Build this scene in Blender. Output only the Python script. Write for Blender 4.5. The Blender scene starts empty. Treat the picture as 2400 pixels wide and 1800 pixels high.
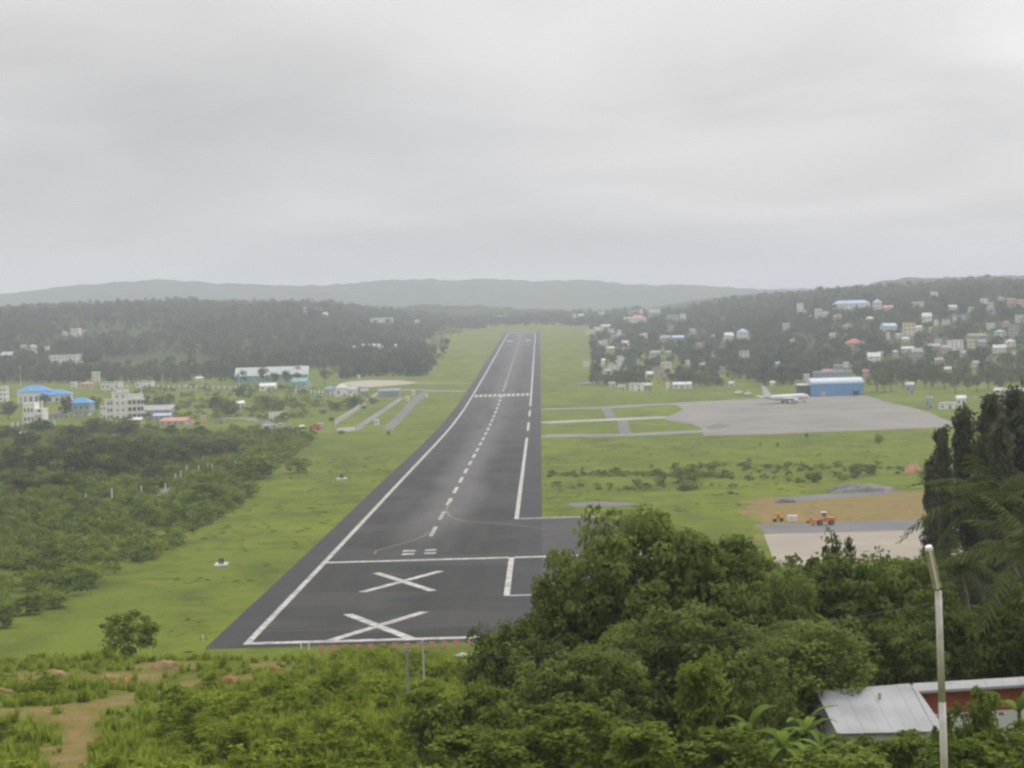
import bpy, bmesh, math, random
import numpy as np
from mathutils import Vector, Matrix, geometry

random.seed(7); np.random.seed(7)
SC = bpy.context.scene
COL = SC.collection

# ------------------------------------------------------------------ camera
FPX = 4900.0                      # focal length in pixels of a 2400 wide frame
CAMZ = 61.0
YAW, PITCH, ROLL = math.radians(0.8229), math.radians(2.127), math.radians(1.7)
cam_data = bpy.data.cameras.new('camera')
cam_data.sensor_width = 36.0
cam_data.lens = 36.0 * FPX / 2400.0
cam_data.clip_start = 0.5
cam_data.clip_end = 40000
cam = bpy.data.objects.new('camera', cam_data)
COL.objects.link(cam)
_f = Vector((-math.sin(YAW) * math.cos(PITCH), math.cos(YAW) * math.cos(PITCH), -math.sin(PITCH)))
_r0 = Vector((math.cos(YAW), math.sin(YAW), 0)); _u0 = _r0.cross(_f)
_r = _r0 * math.cos(ROLL) - _u0 * math.sin(ROLL)
_u = _u0 * math.cos(ROLL) + _r0 * math.sin(ROLL)
cam.matrix_world = Matrix(((_r.x, _u.x, -_f.x, 0), (_r.y, _u.y, -_f.y, 0), (_r.z, _u.z, -_f.z, CAMZ), (0, 0, 0, 1)))
SC.camera = cam

# ------------------------------------------------------------------ sky and sun
SUN_AZ, SUN_EL = math.radians(30), math.radians(45)      # to the right of straight ahead, behind the cloud
world = bpy.data.worlds.new('World'); SC.world = world
world.use_nodes = True
wt = world.node_tree; wt.nodes.clear()
def wn(t, **k):
    n = wt.nodes.new(t)
    for a, b in k.items(): setattr(n, a, b)
    return n
def wl(a, b): wt.links.new(a, b)
def wmath(op, a, b=None, c=None):
    n = wn('ShaderNodeMath', operation=op)
    for i, v in enumerate((a, b, c)):
        if v is None: continue
        if isinstance(v, (int, float)): n.inputs[i].default_value = v
        else: wl(v, n.inputs[i])
    return n.outputs[0]
w_out = wn('ShaderNodeOutputWorld'); w_bg = wn('ShaderNodeBackground')
w_bg.inputs['Strength'].default_value = 0.1
w_sky = wn('ShaderNodeTexSky', sky_type='NISHITA')
w_sky.sun_disc = False; w_sky.sun_elevation = SUN_EL; w_sky.sun_rotation = SUN_AZ
w_sky.air_density = 1.0; w_sky.dust_density = 3.0
w_tc = wn('ShaderNodeTexCoord')
w_sep = wn('ShaderNodeSeparateXYZ'); wl(w_tc.outputs['Generated'], w_sep.inputs[0])
w_zc = wmath('MAXIMUM', w_sep.outputs[2], 0.0)
# cloud sheet: a flat layer seen in perspective, so banks get thinner towards the horizon
w_den = wmath('ADD', w_zc, 0.14)
w_comb = wn('ShaderNodeCombineXYZ')
wl(wmath('DIVIDE', w_sep.outputs[0], w_den), w_comb.inputs[0])
wl(wmath('DIVIDE', w_sep.outputs[1], w_den), w_comb.inputs[1])
w_map = wn('ShaderNodeMapping'); wl(w_comb.outputs[0], w_map.inputs[0])
w_map.inputs['Location'].default_value = (7.2, -3.4, 2.9)
w_map.inputs['Rotation'].default_value = (0, 0, math.radians(35))
w_map.inputs['Scale'].default_value = (0.9, 0.8, 1)
w_n1 = wn('ShaderNodeTexNoise'); wl(w_map.outputs[0], w_n1.inputs['Vector'])
w_n1.inputs['Scale'].default_value = 1.3; w_n1.inputs['Detail'].default_value = 6.0
w_n1.inputs['Roughness'].default_value = 0.5; w_n1.inputs['Distortion'].default_value = 0.5
w_n2 = wn('ShaderNodeTexNoise'); wl(w_map.outputs[0], w_n2.inputs['Vector'])
w_n2.inputs['Scale'].default_value = 0.32; w_n2.inputs['Detail'].default_value = 3.0
w_cl = wmath('ADD', wmath('MULTIPLY', w_n1.outputs[0], 0.55), wmath('MULTIPLY', w_n2.outputs[0], 0.45))
w_mr = wn('ShaderNodeMapRange'); wl(w_cl, w_mr.inputs[0])
w_mr.inputs[1].default_value = 0.38; w_mr.inputs[2].default_value = 0.62
w_mr.inputs[3].default_value = 5.15; w_mr.inputs[4].default_value = 7.15
# overcast sky: brighter towards the zenith, with a broad glow round the veiled sun
w_dot = wn('ShaderNodeVectorMath', operation='DOT_PRODUCT'); wl(w_tc.outputs['Generated'], w_dot.inputs[0])
w_dot.inputs[1].default_value = (math.sin(SUN_AZ) * math.cos(SUN_EL), math.cos(SUN_AZ) * math.cos(SUN_EL), math.sin(SUN_EL))
w_glow = wmath('POWER', wmath('MAXIMUM', w_dot.outputs['Value'], 0.0), 8.0)
w_grad = wmath('ADD', wmath('ADD', 0.93, wmath('MULTIPLY', wmath('POWER', w_zc, 1.5), 1.8)), wmath('MULTIPLY', w_glow, 3.2))
w_val = wmath('MULTIPLY', w_mr.outputs[0], w_grad)
w_tint = wn('ShaderNodeMix', data_type='RGBA'); w_tint.inputs[6].default_value = (0.985, 0.985, 1.0, 1); w_tint.inputs[7].default_value = (1.04, 0.985, 0.955, 1)
w_tr = wn('ShaderNodeMapRange'); wl(w_n2.outputs[0], w_tr.inputs[0]); w_tr.inputs[1].default_value = 0.42; w_tr.inputs[2].default_value = 0.66; wl(w_tr.outputs[0], w_tint.inputs[0])
w_col = wn('ShaderNodeVectorMath', operation='SCALE'); wl(w_tint.outputs[2], w_col.inputs[0])
wl(w_val, w_col.inputs['Scale'])
w_mix = wn('ShaderNodeMix', data_type='RGBA'); w_mix.inputs[0].default_value = 0.96
wl(w_sky.outputs[0], w_mix.inputs[6]); wl(w_col.outputs[0], w_mix.inputs[7])
wl(w_mix.outputs[2], w_bg.inputs[0]); wl(w_bg.outputs[0], w_out.inputs[0])

sun_d = bpy.data.lights.new('sun', 'SUN'); sun_d.energy = 1.2; sun_d.angle = math.radians(18); sun_d.color = (1.0, 0.97, 0.92)
sun = bpy.data.objects.new('sun', sun_d); COL.objects.link(sun)
sun.rotation_euler = (-(math.pi / 2 - SUN_EL), 0, -SUN_AZ)   # light travels from the sun's place towards the camera
sun.location = (300, 600, 400)

vs = SC.view_settings
vs.view_transform = 'Standard'; vs.look = 'None'; vs.gamma = 1.0; vs.exposure = 0.0; vs.use_curve_mapping = False
SC.cycles.max_bounces = 6; SC.cycles.diffuse_bounces = 3; SC.cycles.volume_bounces = 3
SC.cycles.transmission_bounces = 4; SC.cycles.transparent_max_bounces = 6
SC.cycles.use_denoising = True
SC.cycles.filter_width = 2.5

# ------------------------------------------------------------------ bookkeeping helpers
def tag(o, label=None, cat=None, group=None, kind=None):
    if label: o['label'] = label
    if cat: o['category'] = cat
    if group: o['group'] = group
    if kind: o['kind'] = kind
    return o
def link(name, me, parent=None, loc=None, rz=None):
    o = bpy.data.objects.new(name, me); COL.objects.link(o)
    if parent is not None: o.parent = parent
    if loc is not None: o.location = loc
    if rz is not None: o.rotation_euler = (0, 0, rz)
    return o
def empty(name, loc=(0, 0, 0), rz=0.0):
    o = bpy.data.objects.new(name, None); COL.objects.link(o); o.empty_display_size = 0.3
    o.location = loc; o.rotation_euler = (0, 0, rz)
    return o
def copy_tree(o, parent=None):
    c = o.copy(); COL.objects.link(c); c.parent = parent
    for ch in o.children: copy_tree(ch, c)
    return c

# ------------------------------------------------------------------ materials
MATS = {}
def mat(name, col, rough=0.7, noise=0.0, nscale=1.0, metal=0.0, col2=None, bump=0.0, spec=0.12):
    """plain procedural material: base colour with a soft noise between col and col2"""
    if name in MATS: return MATS[name]
    m = bpy.data.materials.new(name); m.use_nodes = True
    nt = m.node_tree; b = nt.nodes['Principled BSDF']
    b.inputs['Roughness'].default_value = rough; b.inputs['Metallic'].default_value = metal
    b.inputs['Specular IOR Level'].default_value = spec
    if col2 is None: col2 = tuple(c * (1 - noise) for c in col)
    tc = nt.nodes.new('ShaderNodeTexCoord'); n = nt.nodes.new('ShaderNodeTexNoise')
    n.inputs['Scale'].default_value = nscale; n.inputs['Detail'].default_value = 5
    nt.links.new(tc.outputs['Object'], n.inputs['Vector'])
    r = nt.nodes.new('ShaderNodeMapRange'); r.inputs[1].default_value = 0.35; r.inputs[2].default_value = 0.65
    nt.links.new(n.outputs[0], r.inputs[0])
    mx = nt.nodes.new('ShaderNodeMix'); mx.data_type = 'RGBA'
    mx.inputs[6].default_value = (*col, 1); mx.inputs[7].default_value = (*col2, 1)
    nt.links.new(r.outputs[0], mx.inputs[0]); nt.links.new(mx.outputs[2], b.inputs['Base Color'])
    if bump:
        bp = nt.nodes.new('ShaderNodeBump'); bp.inputs['Strength'].default_value = bump
        nt.links.new(n.outputs[0], bp.inputs['Height']); nt.links.new(bp.outputs[0], b.inputs['Normal'])
    MATS[name] = m
    return m
def leafmat(name, dark, light, trans=0.3, hue=0.25):
    """foliage: per leaf tint (attribute), per plant tint (object random), a little light through the leaf"""
    m = bpy.data.materials.new(name); m.use_nodes = True
    nt = m.node_tree; nt.nodes.clear()
    out = nt.nodes.new('ShaderNodeOutputMaterial')
    at = nt.nodes.new('ShaderNodeAttribute'); at.attribute_name = 'tint'
    oi = nt.nodes.new('ShaderNodeObjectInfo')
    a = nt.nodes.new('ShaderNodeMath'); a.operation = 'MULTIPLY_ADD'
    nt.links.new(oi.outputs['Random'], a.inputs[0]); a.inputs[1].default_value = hue
    s = nt.nodes.new('ShaderNodeMath'); s.operation = 'SUBTRACT'
    nt.links.new(at.outputs['Fac'], s.inputs[0]); s.inputs[1].default_value = hue * 0.5
    nt.links.new(s.outputs[0], a.inputs[2])
    mx = nt.nodes.new('ShaderNodeMix'); mx.data_type = 'RGBA'
    mx.inputs[6].default_value = (*dark, 1); mx.inputs[7].default_value = (*light, 1)
    nt.links.new(a.outputs[0], mx.inputs[0])
    d = nt.nodes.new('ShaderNodeBsdfDiffuse'); t = nt.nodes.new('ShaderNodeBsdfTranslucent')
    nt.links.new(mx.outputs[2], d.inputs[0]); nt.links.new(mx.outputs[2], t.inputs[0])
    ms = nt.nodes.new('ShaderNodeMixShader'); ms.inputs[0].default_value = trans
    nt.links.new(d.outputs[0], ms.inputs[1]); nt.links.new(t.outputs[0], ms.inputs[2])
    nt.links.new(ms.outputs[0], out.inputs[0])
    return m

# ------------------------------------------------------------------ terrain
KN_Y = np.arange(230, 4401, 10.0)
_py = [200, 320, 366, 447, 543, 700, 848, 1040, 1222, 1400, 1646, 2000, 2400, 2800, 3272, 3700, 4400]
_pz = [4.6, 3.5, 2.8, 1.5, 0.2, -1.7, -3.6, -6.2, -8.0, -8.3, -6.2, -2.2, 2.9, 8.2, 14.5, 20.0, 27.0]
_fine = np.interp(np.arange(180, 4500, 10.0), _py, _pz)
_fine = np.convolve(np.pad(_fine, 8, mode='edge'), np.ones(17) / 17, 'valid')
KN_Z = np.interp(KN_Y, np.arange(180, 4500, 10.0), _fine)
def prof(y): return np.interp(y, KN_Y, KN_Z)
def sstep(a, b, v):
    t = np.clip((v - a) / (b - a), 0, 1); return t * t * (3 - 2 * t)
def vnoise(x, y, s, seed=0):
    """cheap smooth value noise"""
    x = np.asarray(x, float) / s; y = np.asarray(y, float) / s
    xi = np.floor(x); yi = np.floor(y); fx = x - xi; fy = y - yi
    fx = fx * fx * (3 - 2 * fx); fy = fy * fy * (3 - 2 * fy)
    def h(a, b):
        v = np.sin(a * 127.1 + b * 311.7 + seed * 74.7) * 43758.5453
        return v - np.floor(v)
    return (h(xi, yi) * (1 - fx) + h(xi + 1, yi) * fx) * (1 - fy) + (h(xi, yi + 1) * (1 - fx) + h(xi + 1, yi + 1) * fx) * fy
NH_Y = [-400, -40, 0, 12, 30, 56, 80, 110, 150, 200, 222, 245, 275, 305, 330, 345]
NH_Z = [63, 60, 58.6, 56.6, 52.2, 46.6, 41.6, 36.0, 32.2, 26.9, 23.2, 17.5, 9.5, 5.0, 3.7, 3.4]
def terrain(x, y):
    x = np.asarray(x, float); y = np.asarray(y, float)
    z = prof(y)
    nh = np.interp(y, NH_Y, NH_Z)
    bump = (vnoise(x, y, 17, 1) - .5) * 2.6 + (vnoise(x, y, 5.5, 2) - .5) * 0.9
    nh = nh + bump * sstep(335, 250, y) * sstep(20, 90, y) - 3.0 * sstep(15, 45, x) * sstep(60, 100, y) * sstep(300, 200, y)
    z = np.where(y < 345, np.maximum(nh, prof(y)) if False else nh, z)
    z = np.where((y >= 330) & (y < 345), nh * (345 - y) / 15 + prof(y) * (y - 330) / 15, z)
    # town hill on the right
    hx = sstep(55, 420, x - 0.01 * (y - 1600))
    rise = 33 * sstep(1500, 3150, y) * hx + 14 * sstep(300, 900, x) * sstep(1450, 2300, y)
    # wooded hill on the left
    lx = sstep(-95, -430, x + 0.02 * (y - 2000))
    lrise = 38 * sstep(1850, 3500, y) * lx + 10 * sstep(-500, -800, x) * sstep(2000, 2900, y)
    far = 12 * sstep(3500, 5200, y)
    hill = (rise + lrise)
    hill = hill * (0.88 + 0.3 * vnoise(x, y, 330, 5)) + far + (vnoise(x, y, 120, 6) - .5) * 9 * sstep(4, 22, hill)
    # behind the ridges the land falls gently
    hill = hill - 25 * sstep(3900, 6500, y)
    return z + np.where(y > 1400, hill, 0)
def tz(x, y): return float(terrain(np.array([x]), np.array([y]))[0])
_R = np.array(_r); _U = np.array(_u); _F = np.array(_f); CAMP = np.array([0, 0, CAMZ])
def project(p):
    d = np.asarray(p, float) - CAMP
    w = d @ _F
    return 1200 + FPX * (d @ _R) / w, 900 - FPX * (d @ _U) / w
def ray(px, py):
    d = _F + _R * (px - 1200) / FPX - _U * (py - 900) / FPX
    return d / d[1]
_TS = np.concatenate([np.arange(40, 340, .5), np.arange(340, 1600, 2.0), np.arange(1600, 6000, 5.0)])
def P(px, py, ymin=40):
    """where the line of sight of photo pixel (px, py) meets the ground"""
    d = ray(px, py); t = _TS[_TS >= ymin]
    z = CAMZ + t * d[2]; g = terrain(t * d[0], t)
    k = np.argmax(z <= g)
    if z[k] > g[k]:
        m_ = t < 4500; tt = t[m_][np.argmin((z - g)[m_] / t[m_])]
        return np.array([tt * d[0], tt, tz(tt * d[0], tt)])
    if k > 0:
        a = z[k - 1] - g[k - 1]; b = z[k] - g[k]
        tt = t[k - 1] + (t[k] - t[k - 1]) * a / (a - b) if a != b else t[k]
    else: tt = t[0]
    return np.array([tt * d[0], tt, tz(tt * d[0], tt)])
def at(px, py, Y):
    d = ray(px, py); return np.array([Y * d[0], Y, CAMZ + Y * d[2]])
def mpp(Y): return Y / FPX          # metres per photo pixel at distance Y

# ------------------------------------------------------------------ mesh helpers
class MB:
    """collects simple solids, builds ONE mesh object"""
    def __init__(s): s.v = []; s.f = []; s.m = []
    def add(s, v, f, mi=0):
        o = len(s.v); s.v += [tuple(map(float, p)) for p in v]; s.f += [tuple(i + o for i in q) for q in f]; s.m += [mi] * len(f)
    def box(s, x0, x1, y0, y1, z0, z1, mi=0):
        s.add([(x0, y0, z0), (x1, y0, z0), (x1, y1, z0), (x0, y1, z0), (x0, y0, z1), (x1, y0, z1), (x1, y1, z1), (x0, y1, z1)],
              [(0, 3, 2, 1), (4, 5, 6, 7), (0, 1, 5, 4), (1, 2, 6, 5), (2, 3, 7, 6), (3, 0, 4, 7)], mi)
    def bar(s, a, b, ra, rb=None, n=6, mi=0):
        a = Vector(a); b = Vector(b); rb = ra if rb is None else rb
        d = (b - a).normalized(); u = d.orthogonal().normalized(); w = d.cross(u)
        v = []
        for c, r in ((a, ra), (b, rb)):
            for i in range(n):
                t = 2 * math.pi * i / n; v.append(c + u * (r * math.cos(t)) + w * (r * math.sin(t)))
        f = [(i, (i + 1) % n, n + (i + 1) % n, n + i) for i in range(n)] + [tuple(range(n))[::-1], tuple(range(n, 2 * n))]
        s.add(v, f, mi)
    def path(s, pts, rs, n=7):
        for i in range(len(pts) - 1): s.bar(pts[i], pts[i + 1], rs[i], rs[i + 1], n)
    def lathe(s, prof_, n=18, axis='x', mi=0):
        v = []; f = []
        for (t, r, dz) in prof_:
            for i in range(n):
                a = 2 * math.pi * i / n
                if axis == 'x': v.append((t, r * math.cos(a), dz + r * math.sin(a)))
                else: v.append((r * math.cos(a), r * math.sin(a), t))
        k = len(prof_)
        for j in range(k - 1):
            for i in range(n):
                f.append((j * n + i, j * n + (i + 1) % n, (j + 1) * n + (i + 1) % n, (j + 1) * n + i))
        f.append(tuple(range(n))[::-1]); f.append(tuple(range((k - 1) * n, k * n)))
        s.add(v, f, mi)
    def mesh(s, name, mats, smooth=False):
        me = bpy.data.meshes.new(name); me.from_pydata(s.v, [], s.f); me.update()
        for m in (mats if isinstance(mats, (list, tuple)) else [mats]): me.materials.append(m)
        me.polygons.foreach_set('material_index', s.m)
        if smooth: me.polygons.foreach_set('use_smooth', [True] * len(s.f))
        return me
    def build(s, name, mats, parent=None, loc=None, rz=None, smooth=False):
        return link(name, s.mesh(name, mats, smooth), parent, loc, rz)

def clip_band(poly, lo, hi):
    def cl(pts, k, keep_gt):
        out = []
        for i in range(len(pts)):
            a, b = pts[i], pts[(i + 1) % len(pts)]
            ia = a[1] >= k if keep_gt else a[1] <= k; ib = b[1] >= k if keep_gt else b[1] <= k
            if ia: out.append(a)
            if ia != ib:
                t = (k - a[1]) / (b[1] - a[1]); out.append((a[0] + t * (b[0] - a[0]), k))
        return out
    p = cl(poly, lo, True)
    return cl(p, hi, False) if p else p
def sheet(name, polys, lift, m, parent=None, kind=None, thick=0.0):
    """flat polygons (world x, y) laid on the valley floor, split where the floor changes slope"""
    V = []; Fc = []
    for poly in polys:
        ys = [p[1] for p in poly]
        ks = [k for k in KN_Y if min(ys) < k < max(ys)]
        lv = [min(ys)] + ks + [max(ys)]
        for lo, hi in zip(lv[:-1], lv[1:]):
            q = clip_band([tuple(p) for p in poly], lo, hi)
            r = []
            for p in q:
                if not r or abs(p[0] - r[-1][0]) + abs(p[1] - r[-1][1]) > 1e-5: r.append(p)
            if len(r) > 2 and abs(r[0][0] - r[-1][0]) + abs(r[0][1] - r[-1][1]) < 1e-5: r.pop()
            if len(r) < 3: continue
            ar = sum(r[i][0] * r[(i + 1) % len(r)][1] - r[(i + 1) % len(r)][0] * r[i][1] for i in range(len(r)))
            if abs(ar) < 1e-4: continue
            if ar < 0: r = r[::-1]
            o = len(V); V += [(p[0], p[1], float(prof(p[1])) + lift) for p in r]; Fc.append(tuple(range(o, o + len(r))))
    me = bpy.data.meshes.new(name); me.from_pydata(V, [], Fc); me.update(); me.materials.append(m)
    o = link(name, me, parent)
    if kind: o['kind'] = kind
    return o
def ribbon(pts, w, w2=None):
    """quads of a road of width w along world points"""
    pts = [np.array(p[:2]) for p in pts]; L = []; Rr = []
    for i, p in enumerate(pts):
        a = pts[max(0, i - 1)]; b = pts[min(len(pts) - 1, i + 1)]; d = (b - a) / (np.linalg.norm(b - a) + 1e-9)
        n = np.array([-d[1], d[0]]); ww = w if w2 is None else w + (w2 - w) * i / (len(pts) - 1)
        L.append(p + n * ww / 2); Rr.append(p - n * ww / 2)
    return [[tuple(L[i]), tuple(Rr[i]), tuple(Rr[i + 1]), tuple(L[i + 1])] for i in range(len(pts) - 1)]
def smooth_pts(pts, n=8):
    pts = [np.array(p[:2], float) for p in pts]; out = []
    for i in range(len(pts) - 1):
        p0 = pts[max(0, i - 1)]; p1 = pts[i]; p2 = pts[i + 1]; p3 = pts[min(len(pts) - 1, i + 2)]
        for k in range(n):
            t = k / n
            out.append(.5 * ((2 * p1) + (-p0 + p2) * t + (2 * p0 - 5 * p1 + 4 * p2 - p3) * t * t + (-p0 + 3 * p1 - 3 * p2 + p3) * t ** 3))
    out.append(pts[-1]); return out
def draped(name, pts, w, lift, m, kind='structure'):
    """a road following any ground, a few cross points wide"""
    V = []; Fc = []
    pts = smooth_pts(pts, 10)
    for i, p in enumerate(pts):
        a = pts[max(0, i - 1)]; b = pts[min(len(pts) - 1, i + 1)]; d = (b - a) / (np.linalg.norm(b - a) + 1e-9)
        n = np.array([-d[1], d[0]])
        for k in (-1, -.33, .33, 1):
            q = p + n * w / 2 * k; V.append((q[0], q[1], tz(q[0], q[1]) + lift))
    for i in range(len(pts) - 1):
        for k in range(3):
            a = i * 4 + k; Fc.append((a + 1, a, a + 4, a + 5))
    me = bpy.data.meshes.new(name); me.from_pydata(V, [], Fc); me.update(); me.materials.append(m)
    o = link(name, me); o['kind'] = kind
    return o

# ================================================================== GROUND
DIRT_LINES = []      # (world polyline, half width) worn or bare earth on the near slope
def px_line(pts, ymin=60): return [P(a, b, ymin) for a, b in pts]
DIRT_LINES.append((px_line([(-60, 1672), (60, 1664), (140, 1657), (250, 1645), (330, 1628)]), 1.7))
DIRT_LINES.append((px_line([(200, 1650), (185, 1700), (170, 1750), (175, 1830)]), 1.25))
DIRT_LINES.append((px_line([(20, 1588), (70, 1592), (95, 1580)]), 2.3))
DIRT_LINES.append((px_line([(225, 1595), (290, 1588), (330, 1590)]), 2.2))
DIRT_LINES.append((px_line([(345, 1560), (395, 1552), (440, 1560)]), 1.6))
DIRT_LINES.append((px_line([(415, 1618), (470, 1603), (540, 1592), (560, 1590)]), 2.0))
DIRT_LINES.append((px_line([(600, 1580), (660, 1572), (700, 1570)]), 1.6))
DIRT_LINES.append((px_line([(620, 1560), (650, 1552)]), 1.6))
DIRT_LINES.append((px_line([(395, 1795), (440, 1790)]), 1.0))
EARTH = [P(a, b, 340)[:2] for a, b in ((1745, 1172), (1850, 1162), (2000, 1158), (2120, 1150), (2330, 1150), (2330, 1250), (2000, 1262), (1780, 1262))]
def dist_seg(x, y, a, b):
    ax, ay = a[0], a[1]; dx, dy = b[0] - ax, b[1] - ay
    t = np.clip(((x - ax) * dx + (y - ay) * dy) / (dx * dx + dy * dy + 1e-9), 0, 1)
    return np.hypot(x - ax - t * dx, y - ay - t * dy)
def dirt_w(x, y):
    w = np.zeros_like(x)
    for pl, hw in DIRT_LINES:
        for a, b in zip(pl[:-1], pl[1:]):
            d = dist_seg(x, y, a, b) + (vnoise(x, y, 2.3, 9) - .5) * 1.8
            w = np.maximum(w, sstep(hw * 1.5, hw * 0.6, d))
    return w
def in_poly(x, y, poly):
    r = np.zeros_like(x, bool); n = len(poly)
    for i in range(n):
        (x1, y1), (x2, y2) = poly[i], poly[(i + 1) % n]
        c = ((y1 > y) != (y2 > y)) & (x < (x2 - x1) * (y - y1) / ((y2 - y1) if y2 != y1 else 1e-9) + x1)
        r ^= c
    return r

rows = np.unique(np.concatenate([np.arange(-240, 40, 8), np.arange(40, 232, 1.6), np.arange(230, 350, 5), np.arange(345, 360, 5),
                                 KN_Y[KN_Y >= 340], np.geomspace(4400, 16000, 34)]))
cols = np.concatenate([np.arange(-60, 60.1, 1.6), np.geomspace(63, 260, 44), np.geomspace(270, 9000, 60)])
cols = np.unique(np.concatenate([cols, -cols]))
GX, GY = np.meshgrid(cols, rows)
GZ = terrain(GX, GY)
nr, nc = GX.shape
idx = np.arange(nr * nc).reshape(nr, nc)
quads = np.stack([idx[:-1, :-1], idx[:-1, 1:], idx[1:, 1:], idx[1:, :-1]], -1).reshape(-1, 4)
def np_mesh(name, V, Q):
    me = bpy.data.meshes.new(name)
    me.vertices.add(len(V)); me.vertices.foreach_set('co', np.asarray(V, np.float32).ravel())
    k = Q.shape[1]
    me.loops.add(Q.size); me.loops.foreach_set('vertex_index', np.asarray(Q, np.int32).ravel())
    me.polygons.add(len(Q)); me.polygons.foreach_set('loop_start', np.arange(0, Q.size, k, dtype=np.int32))
    me.polygons.foreach_set('loop_total', np.full(len(Q), k, np.int32))
    me.update(calc_edges=True)
    return me
gme = np_mesh('ground', np.stack([GX, GY, GZ], -1).reshape(-1, 3), quads)
fx, fy = GX.ravel(), GY.ravel()
zr = dirt_w(fx, fy) * (fy < 330)
zr = np.maximum(zr, in_poly(fx + (vnoise(fx, fy, 14, 3) - .5) * 12, fy + (vnoise(fx, fy, 11, 4) - .5) * 14, EARTH) * 1.0)
hillm = terrain(fx, fy) - prof(fy)
hillf = sstep(.6, 5, hillm) * (fy > 1500) * ((fx > 62) | (fx < -125))
zg = sstep(4, 16, hillm) * (fy > 1500)
left_scrub = sstep(-100, -125, fx + (vnoise(fx, fy, 40, 8) - .5) * 34 + 0.012 * (fy - 700)) * sstep(1010, 900, fy) * (fy > 340)
zg = np.maximum(zg, left_scrub * 0.55)
zb = sstep(330, 250, fy)
ca = gme.color_attributes.new('zone', 'FLOAT_COLOR', 'POINT')
ca.data.foreach_set('color', np.stack([zr, zg, zb, hillf], -1).astype(np.float32).ravel())
gme.polygons.foreach_set('use_smooth', np.ones(len(quads), bool))

def nodes_of(m):
    nt = m.node_tree
    def N(t, **k):
        n = nt.nodes.new(t)
        for a, b in k.items(): setattr(n, a, b)
        return n
    def Lk(a, b): nt.links.new(a, b)
    return nt, N, Lk
def noise_at(N, Lk, vec, scale, lo, hi, detail=4, stretch=None, rough=.55):
    v = vec
    if stretch:
        mp = N('ShaderNodeMapping'); mp.inputs['Scale'].default_value = stretch; Lk(vec, mp.inputs[0]); v = mp.outputs[0]
    n = N('ShaderNodeTexNoise'); n.inputs['Scale'].default_value = scale; n.inputs['Detail'].default_value = detail; n.inputs['Roughness'].default_value = rough
    Lk(v, n.inputs['Vector'])
    r = N('ShaderNodeMapRange'); r.inputs[1].default_value = lo; r.inputs[2].default_value = hi; Lk(n.outputs[0], r.inputs[0])
    return r.outputs[0]
def mixc(N, Lk, fac, a, b):
    m = N('ShaderNodeMix', data_type='RGBA')
    for s, i in ((fac, 0), (a, 6), (b, 7)):
        if isinstance(s, tuple): m.inputs[i].default_value = (*s, 1)
        elif isinstance(s, (int, float)): m.inputs[i].default_value = s
        else: Lk(s, m.inputs[i])
    return m.outputs[2]
def fmath(N, Lk, op, a, b=0.0):
    n = N('ShaderNodeMath', operation=op)
    for i, s in enumerate((a, b)):
        if isinstance(s, (int, float)): n.inputs[i].default_value = s
        else: Lk(s, n.inputs[i])
    return n.outputs[0]

gm = bpy.data.materials.new('ground_cover'); gm.use_nodes = True
nt, N, Lk = nodes_of(gm); B = nt.nodes['Principled BSDF']
B.inputs['Roughness'].default_value = 0.95; B.inputs['Specular IOR Level'].default_value = 0.03
tcn = N('ShaderNodeNewGeometry').outputs['Position']
zone = N('ShaderNodeAttribute'); zone.attribute_name = 'zone'
zs = N('ShaderNodeSeparateColor'); Lk(zone.outputs['Color'], zs.inputs[0])
big = noise_at(N, Lk, tcn, 0.010, .35, .66, 3, (1, .55, 1))
midn = noise_at(N, Lk, tcn, 0.055, .44, .66, 6, (1, .5, 1), .65)
fine = noise_at(N, Lk, tcn, 0.5, .3, .7, 5)
vfine = noise_at(N, Lk, tcn, 2.2, .3, .7, 5)
g = mixc(N, Lk, big, (0.160, 0.198, 0.020), (0.112, 0.156, 0.019))
g = mixc(N, Lk, fmath(N, Lk, 'MULTIPLY', midn, .85), g, (0.060, 0.086, 0.016))
g = mixc(N, Lk, fmath(N, Lk, 'MULTIPLY', fine, .30), g, (0.17, 0.19, 0.026))
g = mixc(N, Lk, fmath(N, Lk, 'MULTIPLY', vfine, .25), g, (0.05, 0.08, 0.012))
blot = noise_at(N, Lk, tcn, .14, .55, .68, 5, (.45, 1, 1), .6)
g = mixc(N, Lk, fmath(N, Lk, 'MULTIPLY', blot, .65), g, (0.055, 0.068, 0.018))
dry = noise_at(N, Lk, tcn, .08, .58, .72, 6)
g = mixc(N, Lk, fmath(N, Lk, 'MULTIPLY', dry, .5), g, (0.20, 0.19, 0.045))
scrub = mixc(N, Lk, fine, (0.060, 0.095, 0.016), (0.10, 0.135, 0.025))
g = mixc(N, Lk, zs.outputs[1], g, scrub)
wfl = mixc(N, Lk, fine, (0.030, 0.044, 0.016), (0.060, 0.078, 0.026))
g = mixc(N, Lk, fmath(N, Lk, 'MULTIPLY', zone.outputs['Alpha'], .85), g, wfl)
brush = mixc(N, Lk, fine, (0.085, 0.115, 0.018), (0.14, 0.155, 0.03))
g = mixc(N, Lk, fmath(N, Lk, 'MULTIPLY', zs.outputs[2], .85), g, brush)
soil = mixc(N, Lk, fine, (0.32, 0.165, 0.085), (0.27, 0.19, 0.105))
soil = mixc(N, Lk, fmath(N, Lk, 'MULTIPLY', vfine, .5), soil, (0.17, 0.12, 0.06))
patch = noise_at(N, Lk, tcn, .33, .30, .62, 6)
g = mixc(N, Lk, fmath(N, Lk, 'MULTIPLY', zs.outputs[0], fmath(N, Lk, 'SUBTRACT', 1.0, fmath(N, Lk, 'MULTIPLY', patch, .62))), g, soil)
Lk(g, B.inputs['Base Color'])
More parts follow.
